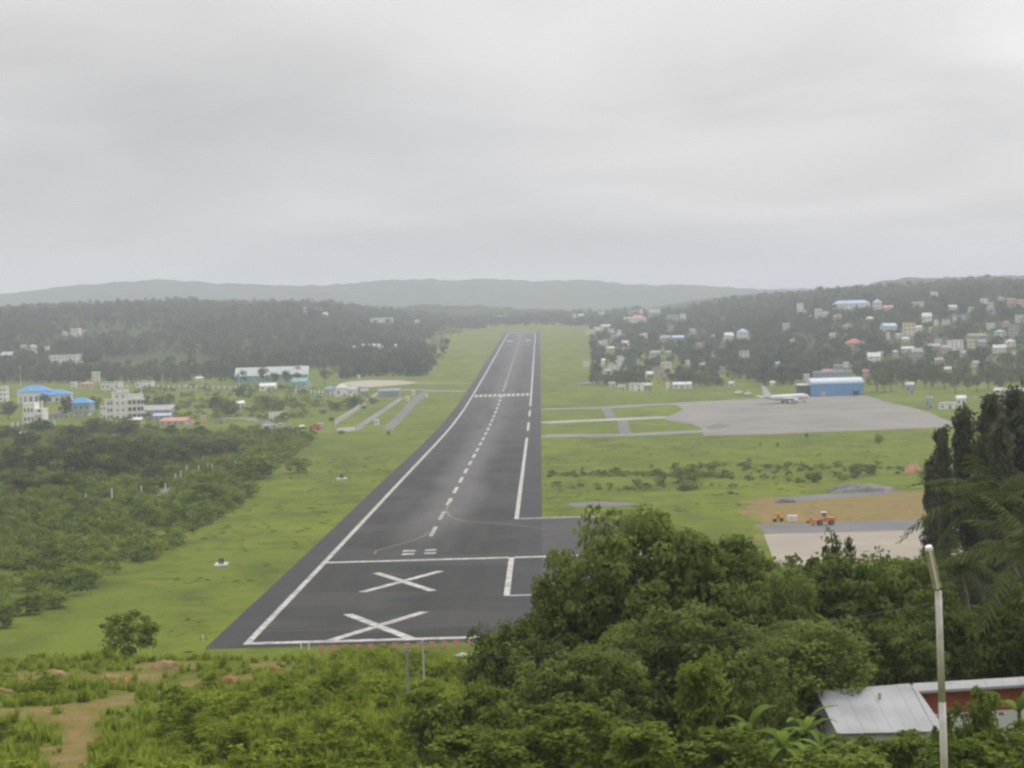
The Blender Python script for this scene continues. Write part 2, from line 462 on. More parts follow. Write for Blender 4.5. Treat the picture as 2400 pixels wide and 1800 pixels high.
bp = N('ShaderNodeBump'); bp.inputs['Strength'].default_value = 0.5; bp.inputs['Distance'].default_value = 0.4
Lk(fmath(N, Lk, 'ADD', fine, vfine), bp.inputs['Height']); Lk(bp.outputs[0], B.inputs['Normal'])
gme.materials.append(gm)
ground = link('ground', gme); tag(ground, kind='structure')

# ------------------------------------------------------------------ far hills
hm = bpy.data.materials.new('far_woods'); hm.use_nodes = True
nt, N, Lk = nodes_of(hm); B = nt.nodes['Principled BSDF']; B.inputs['Roughness'].default_value = 1; B.inputs['Specular IOR Level'].default_value = 0.0
ps = N('ShaderNodeNewGeometry').outputs['Position']
Lk(mixc(N, Lk, noise_at(N, Lk, ps, 0.012, .35, .65, 6), (0.030, 0.042, 0.022), (0.06, 0.075, 0.035)), B.inputs['Base Color'])
def ridge(name, pts, Y, depth, label_seed, ext=0.0):
    """a wooded ridge: skyline given as photo pixels, front and back slopes, lumpy tree tops"""
    xs = np.array([at(a * 1.085, b * 1.085, Y)[0] for a, b in pts]); zz = np.array([at(a * 1.085, b * 1.085, Y)[2] for a, b in pts])
    X = np.linspace(xs[0], xs[-1], 520); n = 44
    Zc = np.interp(X, xs, zz)
    k = np.ones(9) / 9; Zc = np.convolve(np.pad(Zc, 4, mode='edge'), k, 'valid')
    V = []
    for j in range(n):
        t = j / (n - 1)                       # 0 foot of front slope, .5 crest, 1 foot of the back
        yy = Y + (t - .5) * depth
        s = math.sin(math.pi * min(max(t, 0), 1)) ** 1.3
        base = -20
        Z = base + (Zc - base) * s
        Z = Z + ((vnoise(X, np.full_like(X, yy), 190, label_seed) - .5) * 34 + (vnoise(X, np.full_like(X, yy), 70, label_seed + 1) - .5) * 16 + (vnoise(X, np.full_like(X, yy), 24, label_seed + 2) - .5) * 20) * (s * (1 - .55 * s ** 6))
        Z = np.minimum(Z, Zc + 5 + (vnoise(X, np.full_like(X, yy), 24, label_seed + 3)) * 9)
        V.append(np.stack([X, np.full_like(X, yy), Z], -1))
    V = np.array(V); ii = np.arange(n * 520).reshape(n, 520)
    Q = np.stack([ii[:-1, :-1], ii[:-1, 1:], ii[1:, 1:], ii[1:, :-1]], -1).reshape(-1, 4)
    me = np_mesh(name, V.reshape(-1, 3), Q); me.materials.append(hm)
    o = link(name, me); o['kind'] = 'structure'; return o
ridge('hills', [(-900, 655), (-400, 650), (0, 640), (60, 632), (150, 618), (260, 608), (350, 605), (450, 612), (560, 619), (660, 618), (760, 612), (850, 607), (930, 605),
                (1050, 607), (1180, 606), (1270, 609), (1400, 617), (1600, 624), (1800, 622), (2000, 622), (2300, 618), (2700, 620), (3200, 628)], 8200, 3000, 31)
ridge('hills', [(1450, 664), (1600, 650), (1720, 634), (1790, 626), (1850, 621), (1900, 612), (1960, 606), (2040, 600), (2130, 598), (2212, 600), (2400, 596), (2700, 606), (3200, 615)], 5600, 1500, 57)
ridge('hills', [(-1500, 690), (-700, 690), (-200, 690), (0, 684), (150, 672), (330, 660), (500, 650), (640, 648), (760, 655), (900, 662), (1060, 668), (1200, 676), (1400, 690)], 5000, 1100, 77)

# ------------------------------------------------------------------ haze (air)
hz = MB(); hz.box(-9500, 9500, -260, 16200, -40, 290)
hzm = bpy.data.materials.new('haze_air'); hzm.use_nodes = True
nt = hzm.node_tree; nt.nodes.clear()
ho = nt.nodes.new('ShaderNodeOutputMaterial'); hv = nt.nodes.new('ShaderNodeVolumePrincipled')
hv.inputs['Color'].default_value = (0.85, 0.885, 0.995, 1); hv.inputs['Density'].default_value = HAZE = 1.35e-4
hv.inputs['Anisotropy'].default_value = 0.0
nt.links.new(hv.outputs[0], ho.inputs['Volume'])
haze = hz.build('haze', hzm); tag(haze, 'thin pale grey haze lying over the whole valley', kind='stuff')

# ================================================================== RUNWAY
XL, XR = -53.5, -8.5
XE_L, XE_R = -59.7, -1.2
Y0, Y1 = 362.0, 3620.0
am = bpy.data.materials.new('runway_asphalt'); am.use_nodes = True
nt, N, Lk = nodes_of(am); B = nt.nodes['Principled BSDF']; B.inputs['Roughness'].default_value = 0.95; B.inputs['Specular IOR Level'].default_value = 0.08
ps = N('ShaderNodeNewGeometry').outputs['Position']
sx = N('ShaderNodeSeparateXYZ'); Lk(ps, sx.inputs[0])
c = mixc(N, Lk, noise_at(N, Lk, ps, .02, .35, .65, 4, (1, .3, 1)), (0.030, 0.029, 0.028), (0.042, 0.040, 0.038))
c = mixc(N, Lk, fmath(N, Lk, 'MULTIPLY', noise_at(N, Lk, ps, .25, .35, .7, 5, (1, .06, 1)), .55), c, (0.060, 0.058, 0.055))
# tyre polished, dusty lane along the middle; it starts where aircraft turn on
wob = fmath(N, Lk, 'MULTIPLY', noise_at(N, Lk, ps, .012, .2, .8, 3), 8.0)
dx = fmath(N, Lk, 'ABSOLUTE', fmath(N, Lk, 'SUBTRACT', fmath(N, Lk, 'ADD', sx.outputs[0], wob), -27.0))
lane = N('ShaderNodeMapRange'); lane.interpolation_type = 'SMOOTHSTEP'; lane.inputs[1].default_value = 13; lane.inputs[2].default_value = 2; Lk(dx, lane.inputs[0])
ystart = N('ShaderNodeMapRange'); ystart.inputs[1].default_value = 500; ystart.inputs[2].default_value = 620; Lk(sx.outputs[1], ystart.inputs[0])
lanef = fmath(N, Lk, 'MULTIPLY', fmath(N, Lk, 'MULTIPLY', lane.outputs[0], ystart.outputs[0]), .75)
c = mixc(N, Lk, lanef, c, (0.13, 0.125, 0.12))
# older asphalt at the disused end is darker
old = N('ShaderNodeMapRange'); old.inputs[1].default_value = 520; old.inputs[2].default_value = 505; Lk(sx.outputs[1], old.inputs[0])
c = mixc(N, Lk, fmath(N, Lk, 'MULTIPLY', old.outputs[0], .35), c, (0.040, 0.039, 0.038))
newer = N('ShaderNodeMapRange'); newer.inputs[1].default_value = 900; newer.inputs[2].default_value = 1500; Lk(sx.outputs[1], newer.inputs[0])
c = mixc(N, Lk, fmath(N, Lk, 'MULTIPLY', newer.outputs[0], .5), c, (0.095, 0.091, 0.089))
# rubber and repair patches
rub = noise_at(N, Lk, ps, .09, .52, .66, 5, (1, .045, 1))
c = mixc(N, Lk, fmath(N, Lk, 'MULTIPLY', rub, .55), c, (0.030, 0.029, 0.028))
pt = noise_at(N, Lk, ps, .035, .50, .56, 2, (.5, .9, 1))
c = mixc(N, Lk, fmath(N, Lk, 'MULTIPLY', pt, .30), c, (0.085, 0.081, 0.078))
Lk(c, B.inputs['Base Color'])
sh_m = mat('shoulder_asphalt', (0.044, 0.042, 0.044), .9, nscale=.05, col2=(0.034, 0.033, 0.036))
pm = bpy.data.materials.new('runway_paint'); pm.use_nodes = True
nt, N, Lk = nodes_of(pm); B = nt.nodes['Principled BSDF']; B.inputs['Roughness'].default_value = .7
ps = N('ShaderNodeNewGeometry').outputs['Position']
pc = mixc(N, Lk, noise_at(N, Lk, ps, .35, .40, .72, 6), (0.47, 0.455, 0.415), (0.22, 0.21, 0.19))
Lk(mixc(N, Lk, fmath(N, Lk, 'MULTIPLY', noise_at(N, Lk, ps, .9, .46, .66, 6), .75), pc, (0.10, 0.097, 0.093)), B.inputs['Base Color'])
worn = mat('worn_paint', (0.36, 0.35, 0.32), .8, nscale=.5, col2=(0.20, 0.195, 0.18))
yel = mat('worn_yellow_paint', (0.24, 0.185, 0.085), .8, nscale=.4, col2=(0.15, 0.135, 0.095))

def rect(x0, x1, y0, y1): return [(x0, y0), (x1, y0), (x1, y1), (x0, y1)]
runway = sheet('runway', [rect(XL - 1.2, XR + 1.2, Y0, Y1)], 0.05, am, kind='structure')
sheet('shoulder', [rect(XE_L - .6, XL - 1.2, Y0, Y1 - 100)], 0.046, sh_m, runway)
sheet('shoulder', [rect(XR + 1.2, XE_R, Y0, Y1 - 100)], 0.046, sh_m, runway)
# turning pad that leaves the runway to the right at the near end
yb0 = P(1186, 1397, 340)[1]; yb1 = P(1199, 1307, 340)[1]; yb2 = P(1210, 1217, 340)[1]
link_m = mat('link_asphalt', (0.050, 0.048, 0.046), .9, nscale=.06, col2=(0.064, 0.061, 0.059))
pad = sheet('turn_pad', [[(XE_R, yb1 - 14), (20, yb1 - 14), (30, yb1 - 4), (27, yb2 - 14), (14, yb2 - 3), (XE_R, yb2 + 4)]], 0.040, link_m, kind='structure')
sheet('disused_pad', [[(XE_R, Y0), (12, Y0), (22, yb0), (26, yb1 - 14), (XE_R, yb1 - 14)]], 0.034, link_m, kind='structure')

LF = 0.06
def paint(name, polys, m=pm, lift=LF, label=None):
    o = sheet(name, polys, lift, m, runway)
    if label: o['label'] = label
    return o
EW = 1.25
paint('edge_line', [rect(XL - EW / 2, XL + EW / 2, Y0 + 4, 3440)])
paint('edge_line', [rect(XR - EW / 2, XR + EW / 2, yb0, yb1)], label='short isolated piece of right edge line beside the crosses')
ytx = [P(1236, a, 340)[1] for a in (1010, 1026)], [P(1240, a, 340)[1] for a in (976, 990)], [P(1243, a, 340)[1] for a in (952, 962)]
gaps = sorted([tuple(sorted(t)) for t in ytx])
ycur = yb2
for a, b in gaps:
    paint('edge_line', [rect(XR - EW / 2, XR + EW / 2, ycur, a)]); ycur = b
paint('edge_line', [rect(XR - EW / 2, XR + EW / 2, ycur, 3440)])
paint('cross_line', [rect(XL + EW / 2 + .01, XR - EW / 2 - .01, yb1 - 1.5, yb1 + 1.5)], label='white bar across the runway behind the crosses')
paint('cross_line', [rect(XR + EW / 2 + .01, XE_R + 24, yb1 - 1.5, yb1 + 1.5)])
paint('cross_line', [rect(XR + EW / 2 + .01, XE_R + 18, yb2 - .1, yb2 + 2.6)], worn)
paint('cross_line', [rect(XR + EW / 2 + .01, XR + 7, yb0 - .8, yb0 + 1.4)], worn)
paint('end_line', [rect(XL + EW / 2 + .05, XR + 6, Y0 + 4, Y0 + 6.6)], label='white line along the near end of the runway')
def cross(c1, c2, c3, c4, w, label):
    """a cross from its four arm tips in photo pixels: far-left, near-right, far-right, near-left"""
    a, b, c_, d = [P(*q, 340)[:2] for q in (c1, c2, c3, c4)]
    p = ribbon([a, b], w)[0]; e = empty_part('closed_cross', runway, label)
    o = sheet('arm', [p], LF + .004, pm, e)
    # the second arm as two pieces meeting the first at its sides
    u = (c_ - d) / np.linalg.norm(c_ - d); v = (b - a) / np.linalg.norm(b - a)
    den = u[0] * v[1] - u[1] * v[0]; t = ((a - d)[0] * v[1] - (a - d)[1] * v[0]) / den
    x = d + u * t; half = w / 2 / abs(den) * 1.0 + .02
    sheet('arm', [ribbon([d, x - u * half], w)[0]], LF, pm, e); sheet('arm', [ribbon([x + u * half, c_], w)[0]], LF, pm, e)
def empty_part(name, parent, label=None):
    e = empty(name); e.parent = parent
    if label: e['label'] = label
    return e
cross((882, 1343), (1014, 1385), (1032, 1339), (850, 1388), 1.95, 'painted white cross nearer the bar across the runway')
cross((815, 1440), (970, 1500), (996, 1434), (770, 1503), 2.0, 'painted white cross at the near end of the runway')
# four short double bars ahead of the bar
for (x0, x1, yy) in ((944, 974, 1292), (942, 971, 1299.5), (996, 1023, 1290), (994, 1022, 1297.5)):
    a = P(x0, yy, 340); b = P(x1, yy - .8, 340); paint('short_bar', [rect(a[0], b[0], a[1] - 1.7, a[1] + 1.7)], pm)
# centre line stripes: 30 m long every 50 m
XC = (XL + XR) / 2
yc = P(1005, 1246, 340)[1]
k = 0
while yc + 50 * k < 3400:
    y = yc + 50 * k; k += 1
    yr = P(1112, 926, 340)[1]
    if abs(y - yr - 15) < 42: continue
    paint('centreline_stripe', [rect(XC - .6, XC + .6, y - 14, y + 14)], worn if (k < 3 or k > 26) else pm)
# threshold keys: half way down, and at the far end
yk = P(1113, 931, 340)[1]
for i in range(12):
    x = XL + 3.0 + i * (XR - XL - 6.0) / 11
    paint('threshold_stripe', [rect(x - 1.15, x + 1.15, yk, yk + 34)])
for i in range(12):
    x = XL + 3.0 + i * (XR - XL - 6.0) / 11
    paint('threshold_stripe', [rect(x - 1.2, x + 1.2, 3440, 3490)], worn)
for sx_ in (-1, 1):
    paint('aiming_bar', [rect(XC + sx_ * 13 - 4.2, XC + sx_ * 13 + 4.2, 2980, 3040)], worn)
    paint('touchdown_bar', [rect(XC + sx_ * 13 - 2.4, XC + sx_ * 13 - .6, 2820, 2845)], worn); paint('touchdown_bar', [rect(XC + sx_ * 13 + .6, XC + sx_ * 13 + 2.4, 2820, 2845)], worn)
# thin yellow guide lines that curve off towards the pad and towards the left edge
def guide(pts, w=.38): paint('guide_line', ribbon(smooth_pts([P(*q, 340) for q in pts], 6), w), yel, LF + .008)
guide([(1062, 1172), (1050, 1186), (1047, 1200), (1062, 1214), (1090, 1222), (1140, 1226), (1200, 1230), (1275, 1240)], .55)
guide([(1005, 1248), (990, 1258), (950, 1272), (905, 1285), (882, 1292), (878, 1299)], .5)
# tar seam across the disused end
seam = mat('tar_seam', (0.045, 0.044, 0.045), .7)
pa, pb = P(560, 1481, 340), P(1120, 1462, 340)
paint('tar_seam', [[(XL + 1, pa[1] - .5), (XR, pa[1] - .5), (XR, pa[1] + .4), (XL + 1, pa[1] + .4)]], seam, .0555)

# ================================================================== TAXIWAYS, APRON, ROADS
conc = mat('apron_concrete', (0.215, 0.197, 0.178), .85, nscale=.03, col2=(0.165, 0.152, 0.137))
twm = mat('taxiway_concrete', (0.20, 0.195, 0.185), .85, nscale=.03, col2=(0.16, 0.155, 0.15))
twl = mat('taxiway_pale', (0.34, 0.33, 0.305), .85, nscale=.05, col2=(0.25, 0.245, 0.23))
lane_m = mat('service_asphalt', (0.12, 0.116, 0.115), .85, nscale=.06, col2=(0.155, 0.15, 0.145))
sand = mat('pale_concrete', (0.36, 0.31, 0.24), .9, nscale=.05, col2=(0.30, 0.28, 0.24))
def P3(ox, s=3.687, oy=620):
    return lambda a, b: P(ox + a / s, oy + b / s, 340)
z3, z4, z2, z1 = P3(1200), P3(1800), P3(600), P3(0)
def tw(pts, w, m, lift, name='taxiway'):
    w_ = smooth_pts(pts, 4); return sheet(name, ribbon(w_, w), lift, m, kind='structure')
e = XE_R
A0 = z3(260, 1249); tw([(e, A0[1])] + [z3(*q) for q in ((400, 1247), (820, 1236), (1200, 1212), (1420, 1205))], 22, twm, .028)
B0 = z3(260, 1368); tw([(e, B0[1])] + [z3(*q) for q in ((560, 1352), (1000, 1334), (1400, 1318), (1560, 1312))], 24, twl, .024)
C0 = z3(260, 1480); tw([(e, C0[1])] + [z3(*q) for q in ((560, 1477), (970, 1472), (1400, 1452), (1700, 1440))], 26, twm, .026)
tw([z3(805, 1236), z3(830, 1275), z3(870, 1338)], 6, lane_m, .020, 'service_lane')
tw([z3(955, 1336), z3(965, 1400), z3(985, 1474)], 6, lane_m, .020, 'service_lane')
AP = [(1572, 944), (1640, 941), (1715, 937), (1820, 932), (1903, 928), (2032, 927), (2071, 940), (2130, 953), (2180, 967), (2207, 980), (2260, 1000), (2188, 1003), (1990, 1010), (1800, 1018), (1648, 1021),
      (1650, 1010), (1640, 1001), (1615, 992), (1580, 988), (1560, 984), (1560, 977), (1590, 966), (1601, 960), (1592, 953)]
apron = sheet('apron', [[tuple(P(*q, 340)[:2]) for q in AP]], .032, conc, kind='structure')
stain = mat('apron_stain', (0.12, 0.11, 0.10), .9, nscale=.05, col2=(0.175, 0.163, 0.148))
sheet('stain', [[tuple(z3(*q)[:2]) for q in ((1690, 1400), (1780, 1375), (1880, 1385), (1890, 1405), (1760, 1425), (1690, 1420))]], .037, stain, apron)
# pavement joints on the apron in two directions
jm = mat('joint', (0.145, 0.137, 0.126), .9)
jx0, jx1 = z3(1900, 1250)[0], P(2060, 985, 340)[0]
jy0, jy1 = P(1850, 1010, 340)[1], P(1850, 945, 340)[1]
for i in range(9):
    y = jy0 + (jy1 - jy0) * i / 8; sheet('joint', [rect(jx0, jx1, y - .3, y + .3)], .037, jm, apron)
# pale pad on the left of the runway and the lanes by it
sheet('helipad_apron', [[tuple(z2(*q)[:2]) for q in ((730, 1030), (800, 1010), (1000, 998), (1250, 1002), (1400, 1020), (1300, 1036), (1100, 1052), (980, 1062), (820, 1050))]], .030, sand, kind='structure')
tw([z2(1350, 1026), z2(1600, 1028), (XE_L - .6, z2(1790, 1030)[1])], 14, twm, .026, 'taxiway')
tw([z2(1230, 1082), z2(1600, 1092), (XE_L - .6, z2(1790, 1097)[1])], 14, twm, .024, 'taxiway')
tw([z2(885, 1405), z2(1040, 1300), z2(1190, 1200), z2(1260, 1150)], 5, twm, .020, 'service_road')
tw([z2(1130, 1430), z2(1250, 1310), z2(1340, 1215), z2(1430, 1125), z2(1480, 1095)], 7, lane_m, .018, 'service_road')
tw([z2(560, 1445), z2(700, 1442), z2(850, 1428), z2(900, 1405)], 5, twm, .016, 'service_road')
tw([z2(-350, 1330), z2(-100, 1330), z2(60, 1352), z2(160, 1385)], 10, twm, .016, 'service_road')
tw([z1(1180, 1064), z1(1500, 1068), z1(1830, 1075), z1(2200, 1078)], 9, lane_m, .016, 'service_road')
# winding lane in the scrub with the marker posts
LANE = [P(*q, 340) for q in ((20, 1185), (130, 1178), (260, 1176), (350, 1166), (400, 1142), (450, 1112), (520, 1096), (600, 1080), (660, 1068))]
tw(LANE, 3.2, lane_m, .016, 'service_road')
# construction ground on the right
sheet('tarmac_strip', [[tuple(P(*q, 340)[:2]) for q in ((1770, 1229), (1900, 1226), (2060, 1220), (2200, 1216), (2340, 1214), (2340, 1240), (2190, 1244), (1800, 1252))]], .024, lane_m, kind='structure')
sheet('concrete_yard', [[tuple(P(*q, 340)[:2]) for q in ((1790, 1252), (2000, 1247), (2190, 1242), (2320, 1240), (2320, 1300), (1820, 1330))]], .028, mat('new_concrete', (0.31, 0.265, 0.205), .9, nscale=.06, col2=(0.25, 0.225, 0.185)), kind='structure')
sheet('gravel_strip', [[tuple(P(*q, 340)[:2]) for q in ((1820, 1168), (1930, 1158), (2080, 1152), (2110, 1156), (1980, 1166), (1850, 1176))]], .02, lane_m, kind='structure')
sheet('gravel_strip', [[tuple(P(*q, 340)[:2]) for q in ((1330, 1180), (1400, 1175), (1470, 1177), (1500, 1182), (1440, 1187), (1340, 1187))]], .02, lane_m, kind='structure')
# pale roads and walls on the town hill
draped('hill_road', [P(*q, 1400) for q in ((1345, 902), (1392, 896), (1420, 880), (1440, 862), (1452, 845), (1468, 820), (1450, 800), (1432, 775), (1400, 776), (1375, 782))], 13, .5, twm)

# ================================================================== BUILDINGS
WC = {'white': (0.84, 0.83, 0.80), 'offwhite': (0.76, 0.75, 0.72), 'cream': (0.74, 0.68, 0.52), 'yellow': (0.68, 0.56, 0.28), 'pink': (0.60, 0.46, 0.42),
      'grey': (0.38, 0.375, 0.365), 'blue': (0.36, 0.50, 0.66), 'teal': (0.30, 0.46, 0.43), 'green': (0.42, 0.52, 0.36), 'brown': (0.30, 0.22, 0.17), 'beige': (0.50, 0.44, 0.35), 'orange': (0.58, 0.30, 0.15), 'mauve': (0.42, 0.37, 0.39)}
RC = {'grey': (0.34, 0.335, 0.33), 'pale': (0.56, 0.555, 0.55), 'blue': (0.12, 0.32, 0.62), 'paleblue': (0.42, 0.53, 0.70), 'red': (0.50, 0.16, 0.11), 'dullred': (0.32, 0.17, 0.15), 'teal': (0.25, 0.42, 0.40), 'brown': (0.22, 0.16, 0.13), 'white': (0.72, 0.71, 0.69), 'pink': (0.55, 0.27, 0.22)}
def wallm(k): return mat('wall_' + k, WC[k], .85, nscale=.35, col2=tuple(c * .86 for c in WC[k]))
def roofm(k): return mat('roof_' + k, RC[k], .6, nscale=.25, col2=tuple(c * .74 for c in RC[k]))
glassm = mat('window_glass', (0.09, 0.095, 0.10), .2, spec=.5)
sillm = mat('sill_paint', (0.62, 0.61, 0.58), .8)
doorm = mat('door_paint', (0.16, 0.10, 0.07), .6)
_w = MB(); _w.box(-.5, .5, -.06, .04, 0, 1, 0); _w.box(-.56, .56, -.14, -.06, -.10, 0, 1); _w.box(-.54, -.5, -.10, -.06, 0, 1.04, 1); _w.box(.5, .54, -.10, -.06, 0, 1.04, 1); _w.box(-.54, .54, -.10, -.06, 1.0, 1.06, 1)
WIN_ME = _w.mesh('window', [glassm, sillm])
_w = MB(); _w.box(-.5, .5, -.06, .04, 0, 1, 0); _w.box(-.56, -.5, -.10, -.02, 0, 1.05, 1); _w.box(.5, .56, -.10, -.02, 0, 1.05, 1); _w.box(-.5, .5, -.10, -.02, 1, 1.05, 1)
DOOR_ME = _w.mesh('door', [doorm, sillm])
BOXES = []        # photo boxes of the buildings: trees keep out of the sight line to them
def keep_clear(px0, px1, py0, py1, Y): BOXES.append((px0, px1, py0, py1, Y))

def roof_mesh(kind, w, d, h, rh, ov=.5):
    b = MB()
    if kind == 'flat':
        b.box(-w / 2 - .25, w / 2 + .25, -d / 2 - .25, d / 2 + .25, h, h + .3)
        for (x0, x1, y0, y1) in ((-w / 2, w / 2, -d / 2, -d / 2 + .2), (-w / 2, w / 2, d / 2 - .2, d / 2), (-w / 2, -w / 2 + .2, -d / 2 + .2, d / 2 - .2), (w / 2 - .2, w / 2, -d / 2 + .2, d / 2 - .2)):
            b.box(x0, x1, y0, y1, h + .3, h + 1.1)
    elif kind == 'gable':
        x, y, t = w / 2 + ov, d / 2 + ov, .15
        z0 = h - .12
        b.add([(-x, -y, z0), (x, -y, z0), (x, 0, h + rh), (-x, 0, h + rh), (-x, y, z0), (x, y, z0), (-x, -y, z0 + t), (x, -y, z0 + t), (x, 0, h + rh + t), (-x, 0, h + rh + t), (-x, y, z0 + t), (x, y, z0 + t)],
              [(0, 3, 2, 1), (3, 4, 5, 2), (6, 7, 8, 9), (9, 8, 11, 10), (0, 1, 7, 6), (4, 10, 11, 5), (0, 6, 9, 3), (3, 9, 10, 4), (1, 2, 8, 7), (2, 5, 11, 8)])
    elif kind == 'hip':
        x, y = w / 2 + ov, d / 2 + ov; r = max(w / 2 - d / 2, .3)
        z0 = h - .1
        b.add([(-x, -y, z0), (x, -y, z0), (x, y, z0), (-x, y, z0), (-r, 0, h + rh), (r, 0, h + rh), (-x, -y, z0 + .18), (x, -y, z0 + .18), (x, y, z0 + .18), (-x, y, z0 + .18)],
              [(0, 3, 2, 1), (0, 1, 7, 6), (1, 2, 8, 7), (2, 3, 9, 8), (3, 0, 6, 9), (6, 7, 5, 4), (7, 8, 5), (8, 9, 4, 5), (9, 6, 4)])
    elif kind == 'shed':
        x, y = w / 2 + ov, d / 2 + ov; t = .14
        b.add([(-x, -y, h - .1), (x, -y, h - .1), (x, y, h + rh), (-x, y, h + rh), (-x, -y, h - .1 + t), (x, -y, h - .1 + t), (x, y, h + rh + t), (-x, y, h + rh + t)],
              [(0, 3, 2, 1), (4, 5, 6, 7), (0, 1, 5, 4), (1, 2, 6, 5), (2, 3, 7, 6), (3, 0, 4, 7)])
    return b
def house(pos, w, h, d, storeys, wall, rk, rc, label, rz=0.0, name='house', cat='house', group=None, bays=None, base=4.0, door=True):
    """root at the ground; front face looks at -y"""
    e = empty(name, tuple(pos), rz); tag(e, label, cat, group)
    rh = 0 if rk == 'flat' else min(h * .36, d * .42)
    hw = h - (1.1 if rk == 'flat' else rh)
    b = MB(); b.box(-w / 2, w / 2, -d / 2, d / 2, -base, hw)
    if rk == 'gable':
        b.add([(-w / 2, -d / 2, hw), (-w / 2, d / 2, hw), (-w / 2, 0, hw + rh * .92)], [(0, 2, 1)]); b.add([(w / 2, -d / 2, hw), (w / 2, d / 2, hw), (w / 2, 0, hw + rh * .92)], [(0, 1, 2)])
    if rk == 'shed':
        b.add([(-w / 2, -d / 2, hw), (-w / 2, d / 2, hw), (-w / 2, d / 2, hw + rh * .9)], [(0, 2, 1)]); b.add([(w / 2, -d / 2, hw), (w / 2, d / 2, hw), (w / 2, d / 2, hw + rh * .9)], [(0, 1, 2)])
    b.build('wall', wallm(wall), e)
    roof_mesh(rk, w, d, hw, rh).build('roof', roofm(rc) if rc in RC else wallm(rc), e)
    sh = hw / storeys; n = bays or max(2, min(7, int(w / 3.6)))
    for s in range(storeys):
        for i in range(n):
            x = -w / 2 + w * (i + .5) / n
            if s == 0 and i == n // 2 and door:
                o = link('door', DOOR_ME, e, (x, -d / 2, 0.05)); o.scale = (min(1.1, w / n * .5), 1, min(2.1, sh * .75)); continue
            o = link('window', WIN_ME, e, (x, -d / 2, s * sh + sh * .32)); o.scale = (min(1.4, w / n * .42), 1, sh * .36)
        for sd in (-1, 1):
            o = link('window', WIN_ME, e, (sd * w / 2, 0, s * sh + sh * .32), sd * math.pi / 2); o.scale = (min(1.5, d * .25), 1, sh * .42)
    return e
def hpx(cx, bot, wpx, hpx_, st, wall, rk, rc, label, ymin=340, df=.75, rz=None, lift=0.0, **k):
    """a building from its box in the photograph (2400 px wide frame)"""
    p = P(cx, bot, ymin); Y = p[1]; w = wpx * mpp(Y); h = hpx_ * mpp(Y)
    d = max(4.0, min(w * df, 16))
    if rz is None: rz = random.uniform(-.32, .32)
    keep_clear(cx - wpx / 2, cx + wpx / 2, bot - hpx_, bot, Y)
    ww = (w - abs(math.sin(rz)) * d) / max(.6, math.cos(rz)); ww = max(ww, w * .6)
    pos = (p[0] + math.sin(rz) * 0, p[1] + d / 2, min(p[2], tz(p[0], p[1] + d / 2)) + lift)
    return house(pos, ww, h + (p[2] - pos[2]), d, st, wall, rk, rc, label, rz, **k)
def Z(ox, s=3.687, oy=620): return lambda cx, bot, w, h: (ox + cx / s, oy + bot / s, w / s, h / s)

